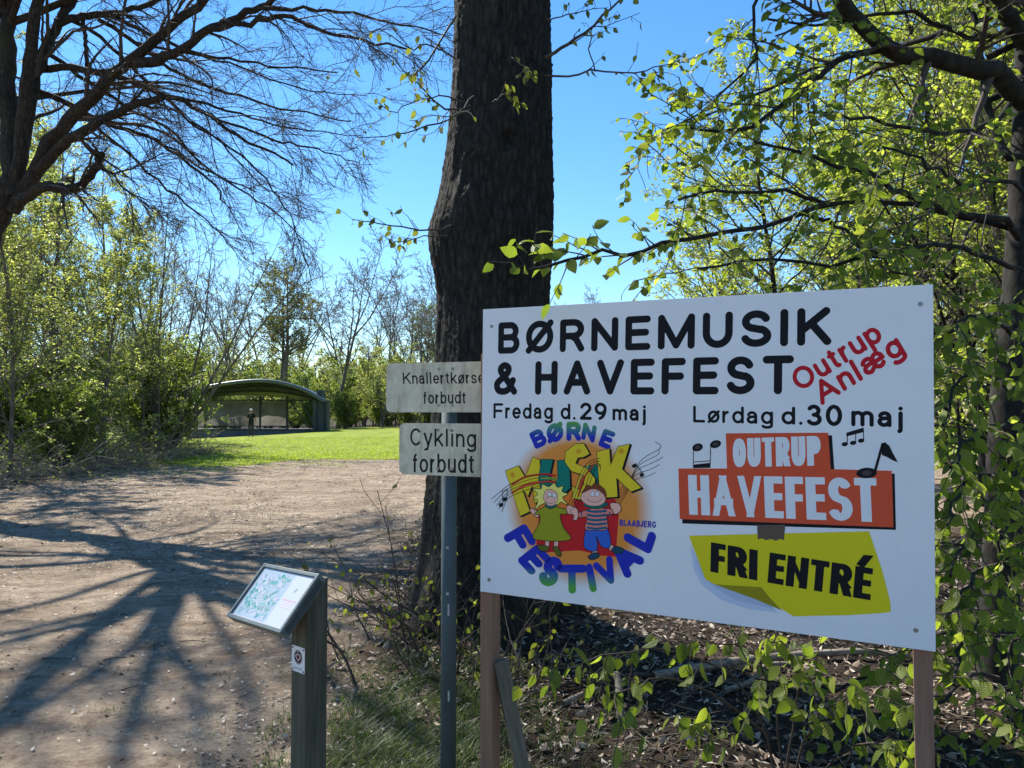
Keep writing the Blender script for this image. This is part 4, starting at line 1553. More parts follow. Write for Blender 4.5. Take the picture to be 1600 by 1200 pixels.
# ------------------------------------------------------------------ brushy suckers round the foot of the old tree
def sucker_bush(name, label, cx, cy, n, h, lean, leafs, size, m_leaf, group=None, spread=.25, dens=9):
    t = thing(name, label, 'shrub', (cx, cy, float(hgt(cx, cy))), 0, group)
    g, gl = Geo(), Geo()
    p0 = np.stack([rng.normal(0, spread, n), rng.normal(0, spread * .6, n), np.zeros(n) - .04], -1)
    d0 = np.stack([rng.normal(lean, .45, n), rng.normal(0, .35, n), rng.uniform(.8, 1.4, n)], -1)
    S = grow(p0, d0, h * rng.uniform(.5, 1.15, n), 9, (lean * .8, 0, -.25), .12)
    r = .008 * rng.uniform(.5, 1.2, (n, 1)) * np.linspace(1, .3, 9)[None]
    g.tube(S, r, 6)
    c, cr = spawn(S, r, dens, .15, 1, .4, 48, 6, (0, 0, .2), .16, lmin=.06)
    g.tube(c, np.maximum(cr, .0015), 4)
    leaves_on(gl, c, leafs, size, 2, s0=.5, droop=1.1, flat=.2)
    g.build('stems', M['twig'], t)
    gl.build('foliage', m_leaf, t, False)
    return t


sucker_bush('sucker_shrub', 'dark leggy shoots fanning left from the foot of the old tree', -.56, 5.1, 30, 1.05, -.32, 1, .042, M['leaf_sprout'], dens=6)
sucker_bush('sucker_shrub', 'low dark shoots between the sign post and the left board post', -.17, 4.6, 16, .9, .0, 1, .045, M['leaf_sprout'], dens=6)
sucker_bush('sucker_shrub', 'sparse dark shoots below the left lower corner of the board', .35, 4.5, 12, .6, .15, 1, .045, M['leaf_sprout'], dens=4)


# ------------------------------------------------------------------ bare spreading tree on the left
YL0 = 14.
bl0 = at(-150, 790, YL0)
t_left = thing('spreading_tree', 'large bare spreading tree with dark twisted limbs reaching over the earth yard', 'tree', (bl0[0], YL0, float(hgt(bl0[0], YL0))))
offL = np.array(t_left.location)


def limb(pts, dz0, dz1, n):
    k = len(pts)
    w = np.array([at(x, y, YL0 + dz0 + (dz1 - dz0) * i / (k - 1)) for i, (x, y) in enumerate(pts)]) - offL
    return resample(w, n)


LIMBS = [
    ([(-150, 800), (-122, 620), (-76, 455), (-26, 362), (14, 285)], 0, 0, .42, .27),
    ([(22, 310), (16, 200), (12, 100), (8, -20), (-10, -260)], 0, .6, .25, .15),
    ([(26, 300), (36, 180), (46, 90), (60, 0), (85, -160), (95, -300)], 0, -.8, .17, .09),
    ([(30, 270), (50, 165), (68, 80), (95, 25), (130, -20), (190, -120)], 0, .5, .15, .08),
    ([(85, 35), (125, 26), (165, 22), (205, 14), (245, 2), (310, -35)], .2, 1.2, .10, .05),
    ([(18, 330), (60, 255), (95, 205), (133, 165), (168, 126), (200, 98), (228, 70), (273, 38), (315, 3), (370, -50)], 0, -1.2, .17, .085),
    ([(200, 99), (245, 93), (287, 77), (325, 46), (378, 25), (420, 2), (480, -35)], -.6, -2., .12, .05),
    ([(330, 45), (385, 37), (448, 25), (490, 44), (560, 60), (640, 78)], -1.4, -2.4, .065, .02),
    ([(60, 268), (98, 227), (133, 203), (175, 178), (217, 161), (254, 152)], -.2, -1.2, .125, .075),
    ([(40, 138), (88, 154), (122, 171), (158, 189), (210, 206), (252, 224), (301, 259), (336, 290), (352, 318)], .3, 1.6, .075, .02),
    ([(62, 108), (105, 105), (158, 114), (196, 122), (245, 143), (298, 168), (332, 185), (368, 210), (420, 238), (458, 258)], .3, -.6, .095, .022),
    ([(130, 30), (135, 88), (137, 150)], .5, .3, .05, .045),
    ([(30, 318), (66, 293), (105, 296), (128, 288), (150, 260), (159, 240)], -.4, -1.0, .125, .08),
    ([(154, 31), (210, 66), (259, 101), (315, 133), (368, 147), (438, 171), (490, 178), (548, 190)], .8, 1.8, .055, .016),
    ([(182, 26), (245, 60), (315, 84), (378, 94), (430, 105), (528, 114)], .9, .2, .055, .016),
    ([(152, 262), (178, 270), (217, 259), (256, 238)], -.9, -.6, .028, .012),
    ([(178, 270), (190, 292), (215, 310), (240, 330)], -.8, -.4, .022, .010),
    ([(72, 82), (130, 120), (200, 170), (260, 200), (330, 270), (400, 300)], .6, 2.0, .06, .018),
    ([(90, 20), (160, 60), (230, 130), (300, 190), (350, 230), (420, 300)], .6, 2.6, .055, .016),
    ([(210, 206), (300, 250), (380, 300), (440, 340), (492, 392)], .9, 1.4, .035, .010),
    ([(332, 185), (420, 215), (500, 235), (562, 255)], -.2, -.8, .035, .010),
    ([(245, 143), (350, 170), (450, 200), (565, 212)], .1, 1.2, .04, .010),
    ([(210, 66), (300, 84), (390, 110), (480, 140), (575, 150)], 1.2, 2.2, .04, .010),
    ([(400, 12), (480, 14), (560, 22), (640, 40), (705, 60)], -1.8, -2.6, .04, .010),
    ([(122, 171), (200, 240), (270, 300), (330, 350), (385, 405)], .9, 2.0, .045, .010),
    ([(300, 190), (380, 245), (430, 300), (455, 345), (475, 400)], .8, .4, .03, .010),
]
g = Geo()
polyL, radL = [], []
for i, (pts, a, c, ra, rb) in enumerate(LIMBS):
    n = 24 if i < 13 else 18
    q = limb(pts, a, c, n)
    q[1:-1] += rng.normal(0, .12, (n - 2, 3)) * min(.18, np.linalg.norm(q[-1] - q[0]) / n)
    if i:
        ra, rb = ra * .78, rb * .75
    rd = np.linspace(ra, rb, n) * (1 + rng.normal(0, .03, n))
    if i in (8, 12):   # sawn or broken ends
        g.capped(q, rd, 14)
    else:
        g.tube(q, rd, 16 if ra > .15 else 10)
    if i not in (0, 1, 2):
        polyL.append(resample(q, 12))
        radL.append(np.interp(np.linspace(0, 1, 12), np.linspace(0, 1, n), rd))
# limbs of the far side and of the crown overhead
nb = 19
zb = rng.uniform(4.2, 8.8, nb)
ab = np.concatenate([np.linspace(-2.4, -.5, 13), np.linspace(1.1, 3.4, nb - 13)]) + rng.normal(0, .12, nb)
zb[:13] = rng.uniform(8.6, 11.5, 13)
zb[13:] = rng.uniform(6.4, 9.5, nb - 13)
_s1 = limb(LIMBS[1][0], 0, .6, 40)
p0 = np.stack([np.interp(zb, _s1[:, 2], _s1[:, 0]), np.interp(zb, _s1[:, 2], _s1[:, 1]), zb], -1)
d0 = np.stack([np.cos(ab), np.sin(ab), rng.uniform(.35, .8, nb)], -1)
B1 = grow(p0, d0, rng.uniform(4.5, 7, nb), 12, (0, 0, -.25), .09)
b1 = rng.uniform(.05, .095, (nb, 1)) * np.linspace(1, .2, 12)[None]
g.tube(B1, b1, 9)
polyL = np.concatenate([np.array(polyL), B1])
radL = np.concatenate([np.array(radL), b1])
g.build('trunk_and_limbs', M['bark_left'], t_left)
g = Geo()
C2, c2 = spawn(polyL, radL, 11, .22, 1, .42, 38, 10, (.34, 0, -.30), .13, rr=.38, lmin=.8, lmax=3.0, up=-.2)
g.tube(C2, np.maximum(c2, .006), 6)
C3, c3 = spawn(C2, c2, 8, .12, 1, .5, 40, 7, (.2, 0, -.15), .14, rr=.5, lmin=.35, lmax=1.4)
g.tube(C3, np.maximum(c3, .0038), 4)
C4, c4 = spawn(C3, c3, 6, .15, 1, .5, 40, 5, (.1, 0, .15), .15, rr=.55, lmin=.15, lmax=.7)
g.tube(C4, np.maximum(c4, .0023), 3)
g.build('twigs', M['twig'], t_left)


# ------------------------------------------------------------------ beech on the right
t_b = thing('beech_tree', 'beech with a grey trunk and fresh green leaves overhanging the right edge of the board', 'tree')
YB = 4.5
bx = at(1560, 1150, YB)
t_b.location = (bx[0], YB, float(hgt(bx[0], YB)))
offB = np.array(t_b.location)


def pl(pts, d0_, d1_, n, off):
    k = len(pts)
    w = np.array([at(x, y, d0_ + (d1_ - d0_) * i / (k - 1)) for i, (x, y) in enumerate(pts)]) - off
    return resample(w, n)


g, gt, gl = Geo(), Geo(), Geo()
q = pl([(1555, 1330), (1557, 1150), (1560, 1000), (1569, 800), (1578, 600), (1590, 480), (1600, 300), (1604, 100), (1600, -120), (1590, -420), (1590, -700)], YB, YB + .3, 60, offB)
rd = np.interp(np.linspace(0, 1, 60), [0, .06, .15, .5, 1], [.17, .115, .105, .095, .03])
q[1:-1] += rng.normal(0, .003, (58, 3))
g.tube(q, rd, 20)
BL = [  # polyline px, depth0, depth1, r0, r1
    ([(1603, 160), (1560, 120), (1525, 108), (1431, 86), (1375, 70), (1311, 0), (1270, -60), (1230, -160)], 4.5, 3.9, .062, .03),
    ([(1604, 60), (1575, 25), (1555, -20), (1500, -120)], 4.5, 4.2, .055, .03),
    ([(1375, 78), (1311, 99), (1262, 131), (1210, 170), (1150, 205), (1080, 200)], 4.2, 3.6, .020, .006),
    ([(1592, 372), (1555, 341), (1469, 326), (1405, 296), (1356, 274), (1251, 240), (1180, 222)], 4.5, 3.5, .022, .006),
    ([(1590, 360), (1465, 330), (1405, 319), (1311, 315), (1225, 304), (1130, 300), (1060, 312)], 4.5, 3.4, .018, .005),
    ([(1311, 317), (1244, 337), (1150, 364), (1049, 380), (990, 396), (930, 394), (880, 412), (825, 418), (765, 410)], 3.9, 2.7, .013, .004),
    ([(1255, 333), (1300, 352), (1352, 386), (1420, 439), (1445, 470)], 3.8, 3.5, .010, .005),
    ([(1602, 250), (1560, 225), (1540, 131), (1520, 20), (1500, -80)], 4.5, 4.7, .028, .012),
    ([(1250, -120), (1184, 0), (1178, 49), (1184, 82), (1165, 109), (1075, 188), (1022, 210)], 4.0, 3.8, .010, .004),
    ([(1595, 420), (1540, 400), (1480, 380), (1400, 395), (1300, 410), (1180, 405), (1090, 420)], 4.5, 3.3, .016, .005),
    ([(1604, 120), (1560, 180), (1500, 210), (1420, 200), (1330, 180), (1260, 175)], 4.6, 3.7, .018, .005),
    ([(1604, 40), (1540, 60), (1450, 30), (1380, 20), (1300, 40), (1200, 30)], 4.6, 4.0, .016, .006),
    ([(1600, 300), (1560, 280), (1500, 290), (1450, 250), (1380, 230)], 4.5, 3.2, .014, .005),
    # low branches in front of and beside the right post
    ([(1585, 520), (1550, 500), (1510, 495), (1482, 520)], 4.4, 3.2, .012, .005),
    ([(1580, 610), (1540, 580), (1500, 600), (1478, 640)], 4.4, 3.2, .012, .005),
    ([(1578, 680), (1545, 660), (1510, 690), (1485, 730)], 4.4, 3.1, .012, .005),
    ([(1572, 760), (1530, 740), (1500, 770), (1480, 820)], 4.4, 3.2, .012, .005),
    ([(1570, 830), (1540, 815), (1510, 850), (1485, 900)], 4.4, 3.0, .012, .005),
    ([(1565, 900), (1530, 890), (1500, 930), (1475, 980)], 4.4, 3.1, .012, .005),
    ([(1562, 980), (1530, 970), (1500, 1010), (1490, 1070)], 4.4, 3.0, .012, .005),
    ([(1560, 1060), (1520, 1050), (1480, 1090), (1420, 1110), (1330, 1120), (1250, 1135)], 4.4, 3.1, .012, .004),
    ([(1558, 1000), (1490, 985), (1430, 1030), (1340, 1060), (1250, 1070), (1180, 1060)], 4.4, 3.3, .012, .004),
    ([(1580, 560), (1600, 540), (1630, 560)], 4.3, 3.0, .012, .005),
    ([(1575, 720), (1600, 700), (1640, 730)], 4.3, 3.0, .012, .005),
    ([(1568, 860), (1600, 850), (1640, 880)], 4.3, 3.0, .012, .005),
    ([(1562, 1000), (1600, 1000), (1640, 1040)], 4.3, 2.9, .012, .005),
    ([(1560, 1100), (1590, 1110), (1620, 1160)], 4.3, 2.9, .012, .005),
]
P1, R1 = [], []
for i, (pts, a, c, ra, rb) in enumerate(BL):
    q = pl(pts, a, c, 16, offB)
    q[1:-1] += rng.normal(0, .010, (14, 3))
    rd = np.linspace(ra, rb, 16)
    g.tube(q, rd, 12 if ra > .03 else 8)
    P1.append(q)
    R1.append(rd)
P1, R1 = np.array(P1), np.array(R1)
up = np.delete(P1[:13], 5, 0)
ur = np.delete(R1[:13], 5, 0)
# more boughs for the hidden sides of the crown, above and behind
nb = 16
ab = rng.uniform(-.9, 2.6, nb)
zb = rng.uniform(3.4, 6.2, nb)
p0 = np.stack([np.full(nb, .12), np.full(nb, .15), zb], -1)
d0 = np.stack([np.cos(ab), np.sin(ab), rng.uniform(.1, .6, nb)], -1)
Bx = grow(p0, d0, rng.uniform(1.6, 2.8, nb), 16, (0, 0, -.2), .08)
bxr = .022 * np.linspace(1, .25, 16)[None] * np.ones((nb, 1))
g.tube(Bx, bxr, 8)
up = np.concatenate([up, Bx])
ur = np.concatenate([ur, bxr])
g.build('trunk_and_limbs', M['bark_beech'], t_b)
C2, c2 = spawn(up, ur, 10, .18, 1, .42, 48, 8, (-.1, 0, -.15), .13, rr=.45, lmin=.3, lmax=.95)
T5, t5 = spawn(P1[5:6], R1[5:6], 22, .12, .9, .2, 45, 6, (0, 0, .15), .13, rr=.5, lmin=.08, lmax=.2, up=1.0)
gt.tube(T5, np.maximum(t5, .0016), 4)
leaves_on(gl, T5, 3, .06, 2, s0=.4, droop=.5, flat=.5)
leaves_on(gl, P1[5:6], 16, .062, 2, s0=.4, droop=.5, flat=.5)
C3, c3 = spawn(C2, c2, 5, .2, 1, .5, 45, 6, (0, 0, -.12), .14, rr=.6, lmin=.14, lmax=.42)
lowp, lowr = P1[13:], R1[13:]
D2, d2 = spawn(lowp, lowr, 13, .2, 1, .42, 50, 7, (-.1, -.1, -.25), .14, rr=.5, lmin=.15, lmax=.45)
gt.tube(C2, np.maximum(c2, .0026), 5)
gt.tube(C3, np.maximum(c3, .0016), 4)
gt.tube(D2, np.maximum(d2, .0018), 4)
gt.build('twigs', M['twig'], t_b)
keep = rng.random(len(C3)) < .62
leaves_on(gl, C3[keep], 4, .05, 2, s0=.25, droop=.45, flat=.5)
leaves_on(gl, C2, 4, .052, 2, s0=.45, droop=.45, flat=.5)
leaves_on(gl, up[[2, 3, 4, 7, 8]], 10, .055, 2, s0=.4, droop=.5, flat=.5)
leaves_on(gl, D2, 7, .060, 2, s0=.05, droop=.9, flat=.3)
leaves_on(gl, lowp, 10, .07, 2, s0=.3, droop=.9, flat=.3)
gl.build('foliage', M['leaf_near'], t_b, False)

# sapling whose leafy shoots hang into view under the board
t_s = thing('beech_sapling', 'low beech sapling with drooping bright leaves in front of the litter under the board', 'sapling')
sx_ = at(1225, 1230, 3.6)
t_s.location = (sx_[0], 3.6, float(hgt(sx_[0], 3.6)))
offS = np.array(t_s.location)
g, gl = Geo(), Geo()
P1, R1 = [], []
for pts, a, c in (
    ([(1225, 1290), (1200, 1150), (1150, 1060), (1080, 1025), (1000, 1015), (930, 1030), (880, 1045), (845, 1040)], 3.6, 2.9),
    ([(1200, 1150), (1120, 1090), (1050, 1060), (1000, 1070), (960, 1090), (975, 1140)], 3.6, 2.8),
    ([(1225, 1270), (1215, 1120), (1190, 1040), (1150, 1010), (1100, 1000), (1060, 1005)], 3.6, 3.1),
    ([(1228, 1270), (1260, 1160), (1290, 1110), (1340, 1080), (1380, 1090)], 3.6, 2.8),
    ([(1228, 1290), (1270, 1220), (1330, 1170), (1390, 1165), (1420, 1190)], 3.5, 2.6),
    ([(1226, 1280), (1240, 1130), (1250, 1060), (1230, 1010), (1200, 1000)], 3.6, 3.2),
    ([(1228, 1290), (1300, 1240), (1380, 1220), (1430, 1150)], 3.5, 2.7),
    ([(1225, 1285), (1170, 1180), (1120, 1135), (1070, 1120)], 3.6, 3.0),
):
    q = pl(pts, a, c, 14, offS)
    q[1:-1] += rng.normal(0, .006, (12, 3))
    rd = np.linspace(.006, .002, 14)
    g.tube(q, rd, 7)
    P1.append(q)
    R1.append(rd)
P1, R1 = np.array(P1), np.array(R1)
C2, c2 = spawn(P1, R1, 8, .45, 1, .28, 45, 6, (0, 0, -.4), .14, rr=.5, lmin=.07, lmax=.18)
g.tube(C2, np.maximum(c2, .0016), 4)
g.build('stems', M['twig'], t_s)
leaves_on(gl, C2, 2, .064, 2, s0=.4, droop=1.3, flat=.2)
leaves_on(gl, P1, 8, .066, 2, s0=.5, droop=1.3, flat=.2)
gl.build('foliage', M['leaf_near'], t_s, False)


# ------------------------------------------------------------------ trees: one of each kind, then copies
def make_tree(name, h, r, lean=(0, 0), nb=28, b0=.12, blen=.28, bang=50, k3=8, k4=5, leaves=6, lsize=.07, m_leaf='leaf_wood', bark='bark_wood',
              trop=.25, stems=1, vase=.0, seed=1, fork=0, bfall=.6, l3=.45, l4=.5, droop=.2, thick=.011):
    rg = np.random.default_rng(seed)
    t = thing(name, None, 'tree')
    g, gt, gl = Geo(), Geo(), Geo()
    a = rg.uniform(0, 2 * math.pi) + np.arange(stems) * 2 * math.pi / max(stems, 1)
    p0 = np.stack([np.cos(a) * .12 * (stems > 1), np.sin(a) * .12 * (stems > 1), np.full(stems, -.15)], -1)
    d0 = np.stack([lean[0] + np.cos(a) * vase, lean[1] + np.sin(a) * vase, np.ones(stems)], -1)
    S = grow(p0, d0, h * (rg.uniform(.75, 1.0, stems) if stems > 1 else np.ones(1)), 16, (0, 0, .15), .045, rg)
    sr = r * (1 - np.linspace(0, 1, 16) ** 1.1 * .9)[None] * np.ones((stems, 1))
    sr[:, 0] *= 1.35
    g.tube(S, sr, 9)
    if fork:
        F_, fr = spawn(S, sr, fork, .38, .7, .75, 28, 14, (0, 0, .35), .06, rr=.75, tip=.15, rg=rg, fall=.35)
        g.tube(F_, fr, 8)
        S2 = np.concatenate([np.stack([resample(q, 14) for q in S]), F_])
        sr2 = np.concatenate([np.stack([np.interp(np.linspace(0, 1, 14), np.linspace(0, 1, 16), q) for q in sr]), fr])
        nbb = max(3, nb // (stems + fork * stems))
    else:
        S2, sr2, nbb = S, sr, max(3, nb // stems)
    B, b = spawn(S2, sr2, nbb, b0, .98, blen, bang, 9, (0, 0, trop), .12, rr=.5, tip=.2, rg=rg, fall=bfall)
    g.tube(B, np.maximum(b, thick * .8), 5)
    g.build('trunk', M[bark], t)
    C, c = spawn(B, b, k3, .12, 1, l3, 46, 6, (0, 0, trop * .3), .14, rr=.55, rg=rg, lmin=.25)
    gt.tube(C, np.maximum(c, thick * .6), 4)
    D, d = spawn(C, c, k4, .15, 1, l4, 44, 4, (0, 0, 0), .15, rr=.55, rg=rg, lmin=.15)
    gt.tube(D, np.maximum(d, thick * .4), 3)
    gt.build('twigs', M['twig_wood'], t)
    if leaves:
        kp = D if leaves >= 1 else D[rg.random(len(D)) < leaves]
        leaves_on(gl, kp, max(1, int(leaves)), lsize, 0, s0=.2, droop=droop, flat=.3, rg=rg)
        leaves_on(gl, C, max(1, int(leaves)), lsize, 0, s0=.3, droop=droop, flat=.3, rg=rg)
        gl.build('foliage', M[m_leaf], t, False)
    return t


PROTO = {
    'leafy': make_tree('young_tree', 10.5, .055, nb=44, b0=.10, blen=.30, k3=9, k4=6, leaves=6, lsize=.075, seed=11),
    'leafy2': make_tree('young_tree', 9.5, .05, (.08, 0), nb=34, b0=.06, blen=.32, k3=9, k4=6, leaves=6, lsize=.075, seed=12, stems=2, vase=.1),
    'sparse': make_tree('slender_tree', 12, .10, (-.03, 0), nb=34, b0=.25, blen=.26, k3=7, k4=5, leaves=2, lsize=.08, seed=13, bang=42),
    'bare_multi': make_tree('bare_tree', 9.5, .06, (.12, 0), nb=60, b0=.15, blen=.34, k3=7, k4=5, leaves=.25, lsize=.06, seed=14, stems=6, vase=.30, bang=34, trop=.5),
    'round': make_tree('crowned_tree', 15.5, .24, nb=64, b0=.46, blen=.27, bfall=.25, k3=9, k4=7, leaves=2, lsize=.15, seed=15, stems=2, vase=.06, bang=68, m_leaf='leaf_sprout', thick=.03, trop=.12),
    'bare': make_tree('bare_tree', 14.5, .2, (.02, 0), nb=44, b0=.25, blen=.36, k3=7, k4=6, leaves=0, seed=16, fork=3, bang=52, thick=.026, trop=.12),
    'light': make_tree('light_green_tree', 8.0, .09, nb=34, b0=.08, blen=.38, k3=8, k4=5, leaves=3, lsize=.12, seed=17, stems=2, vase=.15, m_leaf='leaf_wood', thick=.02),
    'sunny': make_tree('sunlit_tree', 7.5, .07, nb=40, b0=.12, blen=.36, k3=8, k4=5, leaves=6, lsize=.065, seed=18, m_leaf='leaf_mid', bark='bark_beech', thick=.007),
    'bush': make_tree('leafy_bush', 4.2, .035, nb=150, b0=.03, blen=.5, k3=7, k4=5, leaves=7, lsize=.075, seed=19, stems=15, vase=.30, m_leaf='leaf_bush', bang=40, thick=.008),
}
used = set()


def plant(kind, x, y, label, s=1., rz=None, group=None, sz=None, tilt=(0, 0)):
    p = PROTO[kind]
    if kind in used:
        o = copy_tree(p)
    else:
        o = p
        used.add(kind)
    o.location = (x, y, float(hgt(x, y)))
    o.rotation_euler = (tilt[0], tilt[1], rng.uniform(0, 6.28) if rz is None else rz)
    o.scale = (s, s, sz or s)
    o['label'] = label
    o['category'] = 'bush' if 'bush' in kind else 'tree'
    if group:
        o['group'] = group
    elif 'group' in o:
        del o['group']
    return o


GW1 = 'young trees of the wood edge on the left'
LW = 'slender young tree with small fresh leaves inside the wood on the left'
plant('leafy', -12.7, 19.5, 'leafy young tree at the far left edge of the picture, front of the wood', 1.0, group=GW1)
plant('leafy2', -12.6, 23.5, 'twin-stemmed leafy tree standing at the front of the left wood', 1.02, group=GW1)
plant('sparse', -14.6, 25, 'tall thinly leaved tree rising above the front of the left wood', .98, group=GW1)
plant('leafy', -13.4, 28, 'leafy young tree just left of the round bush at the lawn corner', .88, group=GW1)
for x, y, k, s in ((-15.5, 20.5, 'leafy', 1.05), (-17.5, 23.5, 'leafy2', 1.2), (-17.0, 28.5, 'leafy', 1.15), (-21, 31, 'leafy2', 1.35),
                   (-24, 34, 'leafy', 1.4), (-22, 38, 'leafy', 1.3), (-27, 40, 'leafy2', 1.5), (-30, 44, 'leafy', 1.5), (-26, 47, 'leafy', 1.3)):
    plant(k, x, y, LW, s, group=LW)
LS = 'thin tall tree with sparse foliage deep inside the left wood'
for x, y, s in ((-16.5, 31, 1.0), (-19, 29, 1.1), (-22.5, 33, 1.2), (-21, 44, 1.1), (-15.5, 22.5, .95)):
    plant('sparse', x, y, LS, s, group=LS)
LB = 'bare many-stemmed tree with fine arching branches beside the lawn corner'
plant('bare_multi', -13.3, 29.2, 'bare many-stemmed tree leaning right above the round bush', 1.12, rz=.2, tilt=(0, .10))
plant('bare_multi', -17.5, 36, 'bare many-stemmed tree behind the round bush, half hidden by leaves', 1.25, rz=1.5)
plant('bare_multi', -20.5, 42, 'bare many-stemmed tree whose twigs rise over the left end of the stage roof', 1.2, rz=2.7, tilt=(0, .06))
plant('bush', -13.75, 30.6, 'round dense green bush at the corner of the lawn, left of the stage', 1.08, sz=1.12)
plant('bush', -15.2, 26.5, 'dense green bush behind the brown brush at the wood edge', .9)
plant('bush', -12.4, 21.2, 'loose green bush low at the far left of the wood edge', .62)
plant('bush', -16.5, 34.5, 'tall green bush tucked behind the round bush of the lawn corner', 1.1)
BG = 'low leafy bush filling the shade inside the left wood'
for x, y, s in ((-17.5, 26.5, .8), (-20, 31, .9), (-25, 37, 1.05)):
    plant('bush', x, y, BG, s, group=BG)

# beyond the lawn
FAR = 'trees of the park edge beyond the lawn'
plant('round', -20.6, 69, 'tall round-crowned tree with a thick twin trunk behind the stage roof', 1.03, rz=1.1, group=FAR)
plant('bare', -15.4, 68, 'bare open tree rising right of the stage roof', .98, rz=.3, group=FAR)
plant('round', -9.6, 92, 'tall thin-twigged tree left of the old trunk, far beyond the lawn', .95, rz=2., group=FAR)
plant('bare', -8.6, 74, 'bare tree close to the left side of the old dark trunk, beyond the lawn', .82, rz=2.2, group=FAR)
plant('light', -11.2, 66, 'bright green small tree standing on the far lawn edge right of the stage', .98, group=FAR)
plant('light', -8.3, 67, 'bright green small tree by the upper prohibition plate, beyond the lawn', 1.0, group=FAR)
plant('light', -14.2, 74, 'light green tree right behind the dark stage columns', 1.05, group=FAR)
plant('light', -19, 66, 'light green tree seen through the open back of the stage', .8, group=FAR)
LF = 'light green tree in the hazy row of small trees at the far park edge'
for x, y, s in ((-24, 72, 1.1), (-28, 66, 1.2), (-17, 84, 1.2), (-12.2, 82, 1.15), (-5.5, 76, 1.1), (-30, 80, 1.3), (-22, 88, 1.3), (-8, 90, 1.2), (-34, 74, 1.3), (-26, 98, 1.4), (-14, 100, 1.3),
                (0, 86, 1.1), (6, 80, 1.1), (11, 86, 1.2), (17, 78, 1.2), (24, 84, 1.3), (31, 76, 1.2), (38, 84, 1.3), (-5, 70, .85), (46, 80, 1.3), (-20, 104, 1.7), (-30, 108, 1.8), (-11, 110, 1.7), (-3, 104, 1.6), (-38, 96, 1.7), (7, 104, 1.6), (16, 100, 1.6), (26, 104, 1.7), (36, 100, 1.6), (-16.2, 72, .9), (-6.6, 72, 1.0), (-12.9, 72, 1.0), (-2, 78, 1.2), (1.5, 73, 1.1), (4, 79, 1.2), (-3.5, 86, 1.4), (8.5, 73, 1.1), (13.5, 75, 1.2), (2.5, 92, 1.5), (11, 96, 1.5)):
    plant('light', x, y, LF, s, group=LF)
LR = 'bare tree in the distant row of trees at the far park edge'
for x, y, s in ((-27, 76, 1.0), (-24.5, 64, .72), (-13, 90, .95), (-32, 88, 1.1), (-18.5, 96, 1.0), (3.4, 70, .72), (8.6, 74, .70), (13.5, 82, .85), (5.5, 92, .95), (19, 72, .8), (26, 78, .9), (34, 82, 1.0), (43, 76, 1.0), (-23, 106, 1.25), (-15, 108, 1.2), (-9.5, 106, 1.15), (-28.5, 100, 1.2), (-4, 98, 1.1), (-12, 120, 1.4), (-20, 122, 1.4), (-6, 118, 1.3), (-35, 110, 1.3)):
    plant('bare', x, y, LR, s, group=LR)
LU = 'dark green bush along the foot of the far park edge'
for x, y, s in ((-24, 63, .9), (-16.6, 64, .7), (-14.4, 66.5, .8), (-11.8, 69, .9), (-9.2, 70, .8), (-7, 68, .9), (-19, 74, 1.1), (-4, 74, .9), (2, 76, 1), (9, 78, 1), (16, 74, 1), (23, 74, 1), (29, 72, 1), (36, 75, 1), (-22, 78, 1.5), (-17, 80, 1.4), (-12.5, 78, 1.4), (-9, 80, 1.4), (-26, 82, 1.7), (-5.5, 82, 1.5), (-31, 86, 1.8), (-15, 90, 1.8), (-20, 94, 1.9), (-10, 94, 1.8)):
    plant('bush', x, y, LU, s, group=LU)

# behind the beech on the right
RG = 'sunlit trees behind the beech'
plant('sunny', 3.9, 10.5, 'sunlit yellow green tree right above the middle of the board', .92, rz=.4, group=RG)
plant('sunny', 5.6, 9.0, 'sunlit yellow green tree above the right end of the board', 1.0, rz=2., group=RG)
plant('sunny', 4.6, 7.4, 'sunlit yellow green young tree close behind the middle of the beech crown', .85, rz=5., group=RG)
plant('sunny', 7.2, 8.2, 'sunlit yellow green tree at the right edge behind the beech trunk', .95, rz=1., group=RG)
plant('sunny', 6.3, 12.5, 'sunlit slim tree behind the beech trunk', 1.2, rz=3.4, group=RG)
RL = 'sunlit yellow green tree in the thicket behind the beech'
for x, y, s, k in ((8.2, 13.5, 1.35, 'sunny'), (7.4, 17.5, 1.4, 'sunny'), (9.8, 20, 1.5, 'sunny'), (12.5, 17, 1.5, 'sunny'), (10.6, 12.2, 1.3, 'sunny'), (13.5, 24, 1.6, 'sunny'), (6.2, 20, 1.15, 'sunny')):
    plant(k, x, y, RL, s, group=RL)
plant('sparse', 5.2, 8.1, 'slim pale grey stem crossing the sky just left of the beech trunk', .62, rz=1.2)
RS = 'thin tall tree with sparse foliage in the thicket behind the beech'
for x, y, s in ((9.2, 15.5, .9), (14, 20, 1.1), (11.5, 26, 1.0), (17, 27, 1.2)):
    plant('sparse', x, y, RS, s, group=RS)
plant('bush', 7.9, 10.2, 'leafy bush glimpsed right of the beech trunk', .5)
plant('bush', 12.0, 14.5, 'leafy bush deep in the thicket at the right edge', .75)


